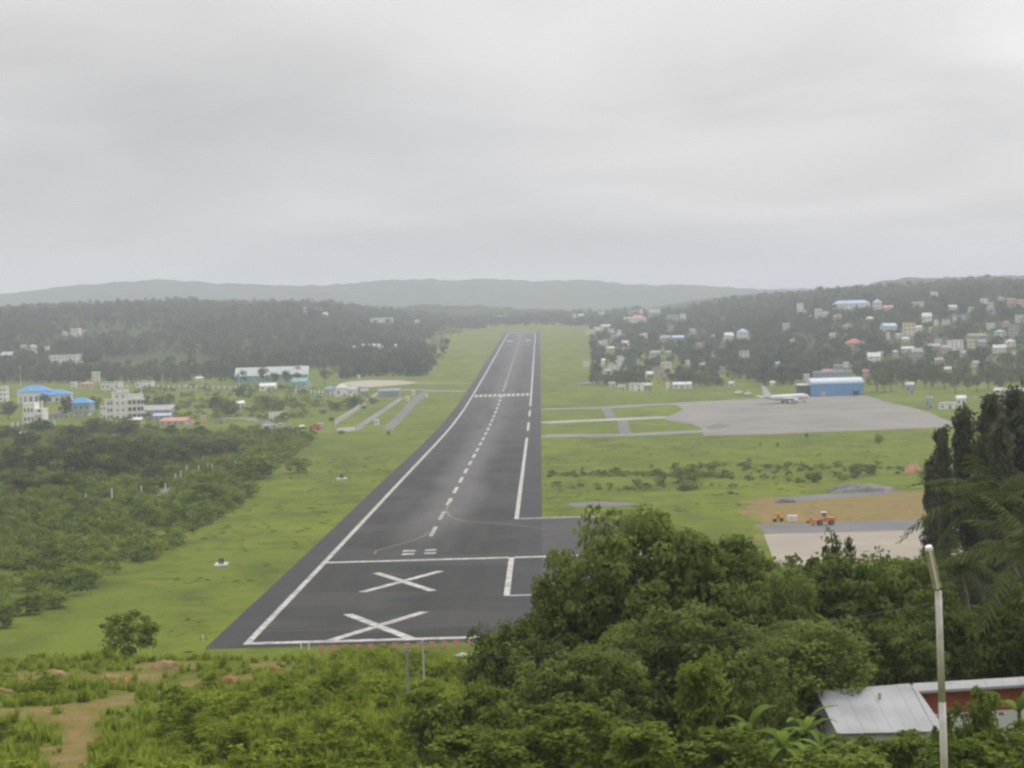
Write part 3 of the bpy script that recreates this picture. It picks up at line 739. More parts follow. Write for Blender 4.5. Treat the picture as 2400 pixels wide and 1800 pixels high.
G_T = 'houses on the town hill'
Z4, Z3, Z2, Z1 = Z(1800), Z(1200), Z(600), Z(0)
town4 = [
 (728, 388, 285, 72, 2, 'white', 'hip', 'paleblue', 'long white block with pale blue roof on the hill crest'),
 (950, 415, 75, 105, 3, 'offwhite', 'hip', 'paleblue', 'taller block with pale blue roof at right end of crest block'),
 (282, 430, 46, 88, 3, 'white', 'flat', 'white', 'narrow white tower house left of the blue-roofed crest block'),
 (318, 436, 28, 40, 1, 'offwhite', 'gable', 'grey', 'tiny grey-roofed annex right of the narrow white tower house'),
 (440, 490, 52, 100, 3, 'cream', 'flat', 'cream', 'cream three-storey house below the blue-roofed crest block'),
 (500, 448, 46, 36, 1, 'offwhite', 'gable', 'grey', 'low off-white house right of the cream three-storey house'),
 (370, 478, 26, 38, 2, 'white', 'flat', 'white', 'tiny white house below the narrow white tower house'),
 (1040, 402, 74, 44, 1, 'pink', 'gable', 'pink', 'pinkish low house right of the blue-roofed crest blocks'),
 (1300, 368, 92, 44, 2, 'offwhite', 'flat', 'white', 'off-white flat block high on the right part of the crest'),
 (1440, 288, 55, 46, 2, 'offwhite', 'gable', 'grey', 'faint grey house topmost on the right skyline'),
 (1382, 504, 82, 78, 2, 'white', 'gable', 'white', 'bright white gabled house right of the cream and orange apartments'),
 (1456, 532, 40, 50, 2, 'white', 'flat', 'white', 'small white cube house beside the bright gabled one'),
 (1526, 526, 34, 50, 2, 'offwhite', 'flat', 'grey', 'first of three slim off-white houses in a row'),
 (1560, 520, 26, 44, 2, 'cream', 'flat', 'grey', 'cream second of three slim houses in a row'),
 (1615, 492, 32, 52, 2, 'offwhite', 'flat', 'pale', 'last of three slim houses, set higher'),
 (1690, 482, 56, 50, 2, 'blue', 'flat', 'grey', 'pale blue house right of the three slim houses'),
 (1875, 382, 52, 82, 3, 'white', 'flat', 'white', 'white three-storey house high near the right edge'),
 (1928, 412, 48, 80, 3, 'cream', 'flat', 'pale', 'cream three-storey house touching the white one near right edge'),
 (1952, 428, 50, 40, 2, 'blue', 'flat', 'grey', 'dull blue low house below the cream three-storey one'),
 (2018, 330, 50, 50, 2, 'beige', 'hip', 'grey', 'beige grey-roofed house high on the right slope'),
 (2112, 376, 62, 76, 3, 'pink', 'flat', 'cream', 'pink flat block near the right edge of the crest'),
 (2188, 380, 60, 72, 3, 'yellow', 'flat', 'cream', 'yellow flat block at the right edge of the crest'),
 (1050, 574, 120, 60, 2, 'offwhite', 'gable', 'paleblue', 'house with long pale blue metal roof in mid slope'),
 (1228, 622, 104, 112, 3, 'cream', 'flat', 'orange', 'cream and orange apartment house in mid slope'),
 (1302, 574, 66, 42, 1, 'white', 'gable', 'pale', 'low white house behind the cream and orange apartments'),
 (690, 562, 82, 44, 1, 'pink', 'hip', 'dullred', 'low house with dull red roof left of mid slope'),
 (1040, 664, 32, 72, 3, 'white', 'flat', 'white', 'slim white house below the long pale blue roof'),
 (1130, 642, 46, 44, 2, 'offwhite', 'gable', 'grey', 'small grey-roofed house left below the orange apartments'),
 (1196, 674, 62, 42, 1, 'offwhite', 'gable', 'pale', 'low pale house right below the orange apartments'),
 (1412, 596, 26, 52, 2, 'cream', 'flat', 'cream', 'lone slim cream house among dark trees'),
 (752, 742, 128, 92, 2, 'beige', 'hip', 'red', 'house with bright orange-red hipped roof above the hangar'),
 (818, 732, 28, 60, 2, 'white', 'flat', 'white', 'slim white annex right of the orange-red roof'),
 (920, 852, 92, 82, 2, 'white', 'gable', 'white', 'white gabled shed uphill of the hangar'),
 (975, 832, 46, 72, 2, 'grey', 'gable', 'grey', 'grey house right of the white gabled shed'),
 (1105, 812, 46, 66, 2, 'green', 'hip', 'pale', 'small pale green house right of the white gabled shed'),
 (1215, 758, 100, 44, 1, 'offwhite', 'gable', 'pale', 'long low pale-roofed house in mid slope'),
 (1290, 824, 92, 92, 2, 'mauve', 'gable', 'grey', 'mauve grey house below the long low pale roof'),
 (1440, 744, 92, 54, 2, 'beige', 'gable', 'grey', 'beige house at left end of the long terrace'),
 (1548, 764, 76, 62, 2, 'pink', 'gable', 'grey', 'pinkish house second in the long terrace'),
 (1628, 742, 108, 82, 3, 'white', 'flat', 'white', 'white three-storey house in the middle of the terrace'),
 (1760, 748, 52, 92, 3, 'cream', 'flat', 'cream', 'cream tall house right of the white terrace house'),
 (1852, 716, 62, 62, 2, 'mauve', 'gable', 'grey', 'mauve house at right end of the terrace'),
 (1812, 652, 160, 50, 1, 'grey', 'gable', 'brown', 'long brown-roofed shed above the terrace'),
 (2012, 622, 82, 54, 2, 'offwhite', 'hip', 'teal', 'house with teal roof above the right terrace end'),
 (2132, 626, 80, 104, 3, 'grey', 'flat', 'grey', 'large grey concrete house near the right edge'),
 (2100, 712, 70, 62, 2, 'white', 'hip', 'pale', 'white pale-roofed house below the grey concrete one'),
 (2004, 764, 92, 64, 2, 'white', 'gable', 'pale', 'white broad house lowest right of the terrace'),
 (2132, 794, 28, 52, 2, 'offwhite', 'flat', 'grey', 'tiny off-white house low at the right edge'),
 (1970, 845, 24, 40, 2, 'white', 'flat', 'white', 'tiny white hut under the broad white house'),
 (85, 884, 30, 40, 1, 'blue', 'gable', 'paleblue', 'tiny pale blue hut above the parked aircraft'),
 (570, 1000, 290, 72, 2, 'grey', 'flat', 'paleblue', 'long grey terminal block right behind the blue hangar'),
 (520, 942, 84, 34, 1, 'pink', 'gable', 'red', 'small red-roofed house above the grey block'),
 (612, 936, 70, 66, 2, 'grey', 'flat', 'pale', 'grey flat house up behind the hangar'),
 (680, 900, 36, 54, 2, 'offwhite', 'flat', 'white', 'slim off-white house up behind the hangar'),
 (850, 985, 52, 72, 2, 'pink', 'gable', 'red', 'reddish gabled house at the right end of the hangar'),
 (1230, 1112, 60, 86, 1, 'grey', 'gable', 'pale', 'pale gable-fronted hut between trunks right of the hangar'),
 (560, 640, 54, 44, 1, 'offwhite', 'gable', 'grey', 'off-white house left of the orange-red roof, higher'),
 (160, 560, 50, 50, 2, 'cream', 'flat', 'white', 'cream house in trees left under the white tower house'),
 (220, 700, 46, 44, 1, 'grey', 'gable', 'pale', 'grey house in trees far left of the orange-red roof'),
 (1480, 690, 50, 44, 2, 'offwhite', 'flat', 'pale', 'off-white house just above the beige terrace end'),
 (1690, 800, 50, 50, 1, 'beige', 'gable', 'grey', 'beige house below the white terrace house'),
 (1480, 860, 60, 50, 1, 'grey', 'gable', 'grey', 'grey house below left of the terrace'),
 (1930, 560, 60, 50, 2, 'offwhite', 'flat', 'white', 'off-white house above the brown-roofed shed'),
 (2060, 540, 54, 50, 2, 'pink', 'hip', 'dullred', 'pink house with dull red roof near right edge'),
 (2180, 500, 60, 60, 2, 'white', 'flat', 'white', 'white house at right edge under the yellow block'),
 (1600, 400, 60, 46, 2, 'offwhite', 'gable', 'pale', 'off-white gabled house on the right crest'),
 (1760, 420, 46, 50, 2, 'cream', 'flat', 'white', 'small cream house on the right crest'),
 (880, 500, 54, 44, 1, 'white', 'gable', 'pale', 'white gabled house under the crest block'),
 (600, 480, 46, 40, 1, 'beige', 'gable', 'grey', 'beige house under the crest block'),
 (1800, 880, 50, 44, 1, 'offwhite', 'gable', 'grey', 'off-white hut in dark trees low at right'),
 (1560, 960, 60, 70, 1, 'grey', 'gable', 'pale', 'grey hut among pale trunks low at right'),
 (335, 1010, 46, 60, 2, 'offwhite', 'flat', 'white', 'off-white hut at the left end of the hangar'),
 (40, 1052, 34, 40, 1, 'white', 'gable', 'pale', 'small white hut at the tree line left of the hangar'),
]
for r in town4:
    cx, bot, w, h = Z4(*r[:4]); hpx(cx, bot, w * 1.14, h * 1.1, *r[4:8], r[8], ymin=1300, group=G_T)
town3 = [
 (1090, 520, 130, 78, 2, 'white', 'hip', 'pink', 'large white house with pinkish hipped roof at town edge'),
 (1000, 500, 60, 40, 1, 'offwhite', 'gable', 'pale', 'low pale house left of the large pinkish-roofed one'),
 (1048, 445, 80, 46, 2, 'grey', 'flat', 'pale', 'grey flat block behind the pinkish hipped roof'),
 (1116, 434, 30, 44, 2, 'white', 'flat', 'white', 'slim white house behind the pinkish hipped roof'),
 (1232, 494, 90, 100, 2, 'mauve', 'gable', 'grey', 'mauve grey barn right of the pinkish hipped roof'),
 (1392, 492, 92, 52, 2, 'teal', 'flat', 'pale', 'pale teal flat house left on the upper slope'),
 (1480, 492, 46, 62, 3, 'white', 'flat', 'white', 'bright white cube house next to the teal one'),
 (770, 452, 50, 40, 1, 'offwhite', 'gable', 'grey', 'faint off-white house past the runway end'),
 (540, 462, 30, 34, 1, 'offwhite', 'flat', 'pale', 'faint tiny house nearest the runway far end'),
 (600, 464, 50, 34, 1, 'beige', 'gable', 'pale', 'faint beige house past the runway end'),
 (930, 624, 32, 54, 2, 'white', 'flat', 'white', 'slim white house at the bend of the hill road'),
 (768, 706, 36, 46, 2, 'offwhite', 'flat', 'white', 'left of two white box huts near the grass'),
 (806, 694, 26, 40, 2, 'offwhite', 'flat', 'white', 'right of two white box huts near the grass'),
 (640, 892, 42, 50, 2, 'white', 'flat', 'white', 'white cube guard house at the grass edge'),
 (790, 884, 30, 64, 2, 'white', 'gable', 'white', 'white narrow gabled house left of the hill road'),
 (1332, 680, 92, 62, 1, 'grey', 'gable', 'grey', 'grey shed with broad roof in left slope'),
 (1438, 662, 92, 44, 1, 'blue', 'gable', 'paleblue', 'low bluish house right of the grey shed'),
 (1372, 574, 44, 50, 2, 'grey', 'flat', 'grey', 'small grey house above the broad grey shed'),
 (1875, 664, 74, 70, 2, 'cream', 'gable', 'white', 'cream gabled house beside the white one with blue roof'),
 (2000, 654, 86, 92, 2, 'white', 'hip', 'paleblue', 'white house with pale blue hipped roof, middle slope'),
 (1745, 652, 40, 40, 1, 'grey', 'gable', 'grey', 'small grey house left of the cream gabled one'),
 (2010, 806, 82, 62, 2, 'offwhite', 'flat', 'grey', 'off-white block in trees above the aircraft'),
 (1740, 800, 26, 44, 2, 'beige', 'flat', 'grey', 'tiny beige hut in dark trees, lower middle slope'),
 (1335, 912, 84, 64, 2, 'cream', 'flat', 'cream', 'cream two-storey house on the bare spur'),
 (1258, 956, 84, 64, 2, 'beige', 'flat', 'grey', 'beige house on the bare spur below the cream one'),
 (1188, 984, 54, 54, 2, 'white', 'gable', 'white', 'small white house left of the bare spur'),
 (1320, 1012, 42, 52, 1, 'orange', 'gable', 'brown', 'small orange-brown hut below the bare spur'),
 (866, 1062, 52, 44, 1, 'offwhite', 'gable', 'grey', 'leftmost hut in the row at the hill foot'),
 (950, 1088, 62, 44, 1, 'cream', 'gable', 'grey', 'cream hut second in the row at the hill foot'),
 (1078, 1092, 112, 62, 2, 'white', 'flat', 'white', 'white block largest in the row at the hill foot'),
 (1176, 1084, 52, 54, 2, 'grey', 'gable', 'pale', 'grey gabled hut right in the row at the hill foot'),
 (1348, 1088, 26, 62, 2, 'white', 'flat', 'white', 'slim white pump house at the hill foot'),
 (1478, 1072, 152, 50, 1, 'offwhite', 'gable', 'pale', 'long low off-white shed at the hill foot'),
 (1902, 1058, 46, 44, 1, 'offwhite', 'gable', 'pale', 'small pale hut at the hill foot left of the aircraft'),
 (1092, 874, 30, 52, 2, 'teal', 'flat', 'teal', 'small teal house right of the hill road'),
 (1238, 794, 74, 44, 1, 'pink', 'gable', 'grey', 'pinkish low house right of the hill road'),
 (1352, 804, 42, 54, 2, 'grey', 'gable', 'grey', 'grey gabled house in trees right of the hill road'),
 (676, 600, 66, 36, 1, 'cream', 'flat', 'pale', 'cream leftmost house in the pale row beside the far runway'),
 (742, 582, 66, 40, 1, 'white', 'flat', 'white', 'white second house in the pale row beside the far runway'),
 (812, 562, 68, 40, 1, 'cream', 'gable', 'pale', 'cream third house in the pale row beside the far runway'),
 (862, 604, 40, 44, 2, 'offwhite', 'flat', 'white', 'off-white house below right end of the pale row'),
 (884, 656, 46, 44, 2, 'mauve', 'flat', 'pale', 'mauve house stepping down from the pale row'),
 (980, 716, 60, 54, 2, 'offwhite', 'gable', 'pale', 'off-white house right above the hill road'),
 (850, 752, 64, 40, 1, 'beige', 'gable', 'pale', 'beige house left above the hill road'),
 (936, 848, 40, 54, 2, 'white', 'flat', 'white', 'white house right beside the hill road bend'),
 (878, 916, 74, 50, 2, 'offwhite', 'flat', 'pale', 'off-white low block at the lower hill road'),
 (822, 944, 50, 34, 1, 'beige', 'gable', 'grey', 'beige hut at the foot of the hill road'),
 (1140, 640, 60, 40, 1, 'offwhite', 'gable', 'grey', 'off-white house in trees right of the pale row'),
 (1560, 600, 46, 44, 2, 'white', 'flat', 'white', 'small white house alone in the dark middle wood'),
 (1620, 720, 50, 40, 1, 'beige', 'gable', 'dullred', 'beige house with dull red roof in the middle wood'),
 (1640, 900, 40, 44, 1, 'grey', 'gable', 'pale', 'grey hut low in the middle wood'),
 (1520, 880, 36, 50, 2, 'cream', 'flat', 'cream', 'slim cream house right of the bare spur'),
 (1820, 940, 44, 54, 2, 'mauve', 'flat', 'grey', 'mauve house in trees left above the aircraft tail'),
]
for r in town3:
    cx, bot, w, h = Z3(*r[:4]); hpx(cx, bot, w * 1.14, h * 1.1, *r[4:8], r[8], ymin=1300, group=G_T)
left1 = [
 (32, 1182, 74, 132, 3, 'white', 'flat', 'white', 'white three-storey house cut by the left edge'),
 (60, 832, 120, 76, 1, 'teal', 'gable', 'pale', 'teal shed with pale roof in trees at left edge'),
 (650, 624, 84, 74, 2, 'offwhite', 'flat', 'white', 'largest of three faint pale houses on the left ridge'),
 (560, 620, 50, 44, 1, 'offwhite', 'gable', 'grey', 'left one of three faint pale houses on the left ridge'),
 (720, 608, 40, 44, 1, 'grey', 'gable', 'grey', 'right one of three faint pale houses on the left ridge'),
 (200, 738, 54, 44, 1, 'beige', 'gable', 'grey', 'beige house left among trees above the long white block'),
 (290, 766, 54, 72, 2, 'offwhite', 'gable', 'pale', 'off-white gabled house among trees above the long white block'),
 (405, 744, 38, 40, 2, 'white', 'flat', 'white', 'small white house just above the long white block'),
 (560, 852, 290, 72, 2, 'white', 'flat', 'white', 'long white two-storey block in the left woods'),
 (690, 812, 56, 40, 1, 'offwhite', 'flat', 'white', 'stair tower at right end of the long white block'),
 (826, 1022, 70, 96, 3, 'cream', 'flat', 'white', 'cream tall house behind the white stepped block'),
 (745, 1066, 100, 54, 1, 'beige', 'hip', 'pink', 'low house with pinkish roof left of the cream tall house'),
 (636, 1072, 52, 60, 2, 'offwhite', 'flat', 'white', 'small off-white block right of the big blue roof'),
 (955, 1082, 170, 66, 1, 'offwhite', 'flat', 'pale', 'long low grey-white building behind the stepped block'),
 (1245, 1064, 150, 56, 1, 'white', 'flat', 'pale', 'white low building beside the far lane'),
 (1722, 1006, 72, 36, 1, 'white', 'gable', 'white', 'small white gabled hut at the wood edge'),
 (1600, 1072, 36, 30, 1, 'white', 'flat', 'white', 'white gate hut beside the far lane'),
 (2068, 1232, 92, 52, 1, 'white', 'shed', 'white', 'lone white lean-to hut in the grass'),
 (1345, 1320, 270, 96, 1, 'grey', 'shed', 'grey', 'long grey open shed right of the stepped block'),
 (1400, 1338, 150, 50, 1, 'blue', 'gable', 'paleblue', 'pale bluish low hut in front of the grey shed'),
 (1515, 1390, 290, 62, 1, 'pink', 'gable', 'pink', 'low building with long salmon red roof'),
 (1195, 1372, 90, 50, 1, 'yellow', 'gable', 'white', 'small yellow-green hut at foot of the stepped block'),
 (1080, 1432, 62, 56, 1, 'offwhite', 'gable', 'white', 'small off-white hut among bushes below the stepped block'),
 (212, 1492, 104, 44, 1, 'beige', 'gable', 'pale', 'low pale-roofed hut among trees at lower left'),
 (1890, 1378, 60, 54, 1, 'grey', 'flat', 'grey', 'small grey cabin right of the salmon roof'),
 (470, 1335, 130, 60, 1, 'mauve', 'gable', 'brown', 'brown-roofed low house between the two white blocks'),
 (900, 1330, 70, 130, 2, 'offwhite', 'flat', 'grey', 'off-white wing left of the stepped block'),
 (1000, 1512, 60, 50, 1, 'offwhite', 'gable', 'pale', 'tiny pale hut in scrub lowest at left'),
]
for r in left1:
    cx, bot, w, h = Z1(*r[:4]); hpx(cx, bot, w, h, *r[4:8], r[8], ymin=700, group='buildings left of the runway')
left2 = [
 (100, 1092, 140, 66, 1, 'white', 'gable', 'white', 'white workshop in front of the large pale hangar roof'),
 (385, 1066, 160, 84, 1, 'teal', 'gable', 'teal', 'teal workshop right of the large pale hangar roof'),
 (740, 1142, 112, 112, 1, 'white', 'hip', 'white', 'bright white round-roofed hut by the lane'),
 (640, 1132, 80, 80, 1, 'grey', 'gable', 'teal', 'grey-green hut left of the bright white one'),
 (835, 1140, 76, 86, 1, 'offwhite', 'gable', 'pale', 'off-white hut right of the bright white one'),
 (930, 1140, 80, 70, 1, 'grey', 'gable', 'grey', 'dark-roofed grey hut behind the fence corner'),
 (1085, 514, 200, 54, 2, 'white', 'flat', 'white', 'faint long white block in the far left woods'),
 (1390, 520, 40, 44, 1, 'offwhite', 'gable', 'grey', 'faint small house right of the far long white block'),
 (425, 410, 30, 44, 1, 'offwhite', 'flat', 'white', 'first of three specks of white house on the far ridge'),
 (540, 412, 42, 40, 1, 'offwhite', 'gable', 'grey', 'middle of three specks of white house on the far ridge'),
 (600, 446, 44, 34, 1, 'white', 'gable', 'white', 'lowest of three specks of white house on the far ridge'),
 (1905, 408, 112, 48, 2, 'white', 'flat', 'white', 'faint white block left of the runway far end'),
 (2080, 456, 230, 44, 1, 'offwhite', 'flat', 'pale', 'faint long row house beyond the runway far end'),
 (850, 748, 26, 44, 1, 'white', 'gable', 'white', 'first small white hut in the row at the wood clearing'),
 (930, 732, 26, 44, 1, 'white', 'gable', 'white', 'second small white hut in the row at the wood clearing'),
 (972, 732, 26, 44, 1, 'white', 'gable', 'white', 'third small white hut in the row at the wood clearing'),
 (1020, 734, 26, 48, 1, 'white', 'gable', 'white', 'fourth small white hut in the row at the wood clearing'),
 (1060, 738, 30, 52, 1, 'white', 'gable', 'white', 'fifth small white hut in the row at the wood clearing'),
 (1100, 742, 24, 44, 1, 'offwhite', 'gable', 'pale', 'sixth small hut in the row at the wood clearing'),
 (1205, 724, 26, 36, 1, 'white', 'gable', 'white', 'rightmost small white hut at the wood clearing'),
 (275, 1418, 70, 44, 1, 'beige', 'flat', 'beige', 'beige cabin right of the parked white buses'),
 (395, 1424, 40, 34, 1, 'white', 'gable', 'white', 'small white kiosk left of the red truck'),
]
for r in left2:
    cx, bot, w, h = Z2(*r[:4]); hpx(cx, bot, w, h, *r[4:8], r[8], ymin=700, group='buildings left of the runway')
edge4 = [
 (2000, 1140, 82, 74, 2, 'cream', 'gable', 'pale', 'cream house behind casuarinas at the right edge'),
 (2070, 1150, 50, 80, 2, 'beige', 'flat', 'white', 'slim beige house behind casuarinas at the right edge'),
 (2185, 1132, 100, 62, 1, 'offwhite', 'gable', 'teal', 'house with turquoise roof at the right edge'),
 (1560, 1248, 160, 56, 1, 'white', 'flat', 'white', 'low white plant building beside the apron corner'),
 (1400, 1240, 70, 100, 1, 'grey', 'flat', 'pale', 'grey plant tower beside the apron corner'),
 (1675, 1215, 84, 84, 1, 'white', 'gable', 'white', 'white gabled store right of the apron corner'),
]
for r in edge4:
    cx, bot, w, h = Z4(*r[:4]); hpx(cx, bot, w, h, *r[4:8], r[8], ymin=700, group='buildings by the apron')

# ---- white four-storey stepped block
def stepped_block():
    p = P(288, 985, 700); s = mpp(p[1]) * 1.0
    e = empty('apartment_block', (p[0], p[1] + 7, p[2]), .28); tag(e, 'white four-storey stepped block with stacked balconies, largest on the left', 'building')
    keep_clear(230, 325, 900, 985, p[1])
    W = wallm('white'); fl = 4.6
    m = MB(); m.box(-7.5, 1.5, -6, 8, -4, fl * 4); m.build('wall', W, e)
    m = MB(); m.box(1.5, 12.5, -4.5, 8, -4, fl * 3.6); m.build('wall', W, e)
    m = MB(); m.box(-12.5, -7.5, -3, 7, -4, fl * 3); m.build('wall', W, e)
    m = MB(); m.box(-5, 3, -2, 5, fl * 4, fl * 4 + 2.6); m.build('stair_tower', W, e)
    roof_mesh('flat', 8.6, 7.6, fl * 4 + 2.6, 0).build('roof', roofm('pale'), e, (-1, 1.5, 0))
    m = MB()
    for x0, x1, y0, y1, z in ((-7.9, 1.9, -6.4, 8.4, fl * 4), (1.9, 12.9, -4.9, 8.4, fl * 3.6), (-12.9, -7.9, -3.4, 7.4, fl * 3)): m.box(x0, x1, y0, y1, z, z + .35)
    m.build('roof', roofm('pale'), e)
    for s_ in range(3):
        z = fl * (s_ + .9)
        b = MB(); b.box(1.52, 13.4, -7.0, -4.52, z, z + .3); bo = b.build('balcony', W, e)
        r = MB(); r.box(1.6, 13.3, -6.95, -6.8, z + .3, z + 1.3); r.box(13.15, 13.3, -6.8, -4.55, z + .3, z + 1.3); r.build('parapet', W, bo)
    for s_ in range(4):
        for x in (-5.2, -1.4):
            o = link('window', WIN_ME, e, (x, -6, s_ * fl + 1.6)); o.scale = (1.1, 1, 1.5)
        if s_ < 3:
            for x in (3.2, 6.2, 9.2, 11.5):
                o = link('window', WIN_ME, e, (x, -4.5, s_ * fl + 1.3)); o.scale = (1.5, 1, 2.3)
            for x in (-11, -9):
                o = link('window', WIN_ME, e, (x, -3, s_ * fl + 1.5)); o.scale = (1.2, 1, 1.9)
    for x in (-6.5, 2.5, 11.8):
        m = MB(); m.bar((x, 3, fl * 3.6), (x, 3, fl * 4 + 5.2), .18); m.build('roof_post', W, e)
stepped_block()
def white_villa():
    p = P(80, 991, 700)
    e = empty('villa', (p[0], p[1] + 5, p[2]), -.12); tag(e, 'white two-storey villa with columned porch and roof wall, far left', 'building')
    keep_clear(55, 106, 938, 991, p[1]); W = wallm('white')
    m = MB(); m.box(-7, 1, -5, 5, -4, 12.5); m.build('wall', W, e)
    m = MB(); m.box(1, 7, -3, 5, -4, 9.0); m.build('wall', W, e)
    roof_mesh('flat', 8, 10, 12.5, 0).build('roof', W, e, (-3, 0, 0))
    m = MB(); m.box(1.3, 7.4, -3.4, 5.4, 9.0, 9.4); m.build('roof', W, e)
    m = MB(); m.box(6.0, 7.0, -5.4, -4.4, -2, 15.0); m.build('pillar', W, e)
    m = MB(); m.box(1.2, 7.2, -5.2, -3, 5.2, 5.6); m.build('balcony', W, e)
    m = MB(); m.bar((2.2, -4.8, -2), (2.2, -4.8, 5.2), .3, n=8); m.build('column', W, e)
    for z in (1.4, 7.4):
        for x in (-5.6, -3, -.6): o = link('window', WIN_ME, e, (x, -5, z)); o.scale = (1.3, 1, 2.4)
        o = link('window', WIN_ME, e, (3.8, -3, z - .3)); o.scale = (2.2, 1, 2.2)
white_villa()
def blue_roof_complex():
    p = P(96, 945, 700)
    e = empty('hall', (p[0], p[1] + 12, p[2]), .10); tag(e, 'large white hall with stepped bright blue hipped roofs at left', 'building')
    keep_clear(36, 158, 897, 945, p[1]); W = wallm('white')
    for (x, y, w, d, h, rh) in ((-8, 4, 26, 16, 9.5, 4.5), (11, 0, 22, 14, 6.5, 3.6), (2, -6, 12, 9, 6.0, 2.8)):
        m = MB(); m.box(x - w / 2, x + w / 2, y - d / 2, y + d / 2, -4, h); m.build('wall', W, e)
        roof_mesh('hip', w, d, h, rh, 1.0).build('roof', roofm('blue'), e, (x, y, 0))
        n = int(w / 4)
        for i in range(n):
            o = link('window', WIN_ME, e, (x - w / 2 + w * (i + .5) / n, y - d / 2, 1.2)); o.scale = (1.6, 1, h * .42)
    for x in (-20, -14): 
        m = MB(); m.box(x, x + 1.2, -5.2, -4, -4, 9.4); m.build('pillar', W, e)
blue_roof_complex()
e_ = None
def teal_house():
    p = P(187, 976, 700)
    e = empty('villa', (p[0], p[1] + 7, p[2]), -.1); tag(e, 'pale teal villa with blue hipped roof left of the stepped block', 'building')
    keep_clear(155, 220, 926, 970, p[1])
    m = MB(); m.box(-9, 8, -6, 6, 3.2, 9.4); m.build('wall', wallm('teal'), e)
    m = MB(); m.box(-6, 6, -4, 6, -4, 3.2); m.build('wall', wallm('offwhite'), e)
    roof_mesh('hip', 17, 12, 9.4, 3.8, .9).build('roof', roofm('blue'), e, (-.5, 0, 0))
    for x in (-8.4, -4, 2, 7.4):
        m = MB(); m.box(x - .35, x + .35, -5.9, -5.2, -4, 3.2); m.build('column', wallm('white'), e)
    for x in (-6.5, -2.5, 1.5, 5.5): o = link('window', WIN_ME, e, (x, -6, 5.0)); o.scale = (1.6, 1, 2.4)
teal_house()
def big_hangar_left():
    p = z2(220, 1012)
    p = P(600 + 200 / 3.687, 620 + 1012 / 3.687, 700)
    Y = p[1]; w = 620 / 3.687 * mpp(Y)
    e = empty('hangar', (p[0] - 8, Y + 16, p[2]), .08); tag(e, 'large hangar with pale grey-green pitched roof and teal wall', 'hangar')
    keep_clear(580, 716, 858, 895, Y)
    m = MB(); m.box(-w / 2, w / 2, -15, 15, -2, 6.0); m.build('wall', wallm('teal'), e)
    b = roof_mesh('gable', w, 30, 6.0, 7.5, 1.0); b.build('roof', mat('hangar_roof', (0.43, 0.46, 0.44), .6, nscale=.1, col2=(0.36, 0.40, 0.38)), e)
    n = 8
    for i in range(n):
        d = MB(); x = -w / 2 + w * (i + .5) / n; d.box(x - w / n * .42, x + w / n * .42, -15.1, -15.0, 0, 4.6); d.build('door_panel', roofm('teal'), e)
big_hangar_left()
def open_car_shed():
    p = P(600 + 1150 / 3.687, 620 + 1142 / 3.687, 700); Y = p[1]; w = 185 / 3.687 * mpp(Y)
    e = empty('open_shed', (p[0], Y + 4, p[2])); tag(e, 'open shed with blue-grey roof on white posts by the lane', 'shed')
    keep_clear(886, 938, 905, 930, Y)
    m = MB(); m.box(-w / 2, w / 2, 3.4, 3.6, 0, 4.4); m.build('wall', wallm('blue'), e)
    roof_mesh('shed', w, 8, 4.4, 1.6).build('roof', mat('bluegrey_roof', (.22, .25, .30), .6, nscale=.2, col2=(.17, .19, .23)), e)
    for i in range(8):
        x = -w / 2 + w * i / 7; m = MB(); m.box(x - .3, x + .3, -4.1, -3.5, 0, 4.4); m.build('post', wallm('white'), e)
open_car_shed()

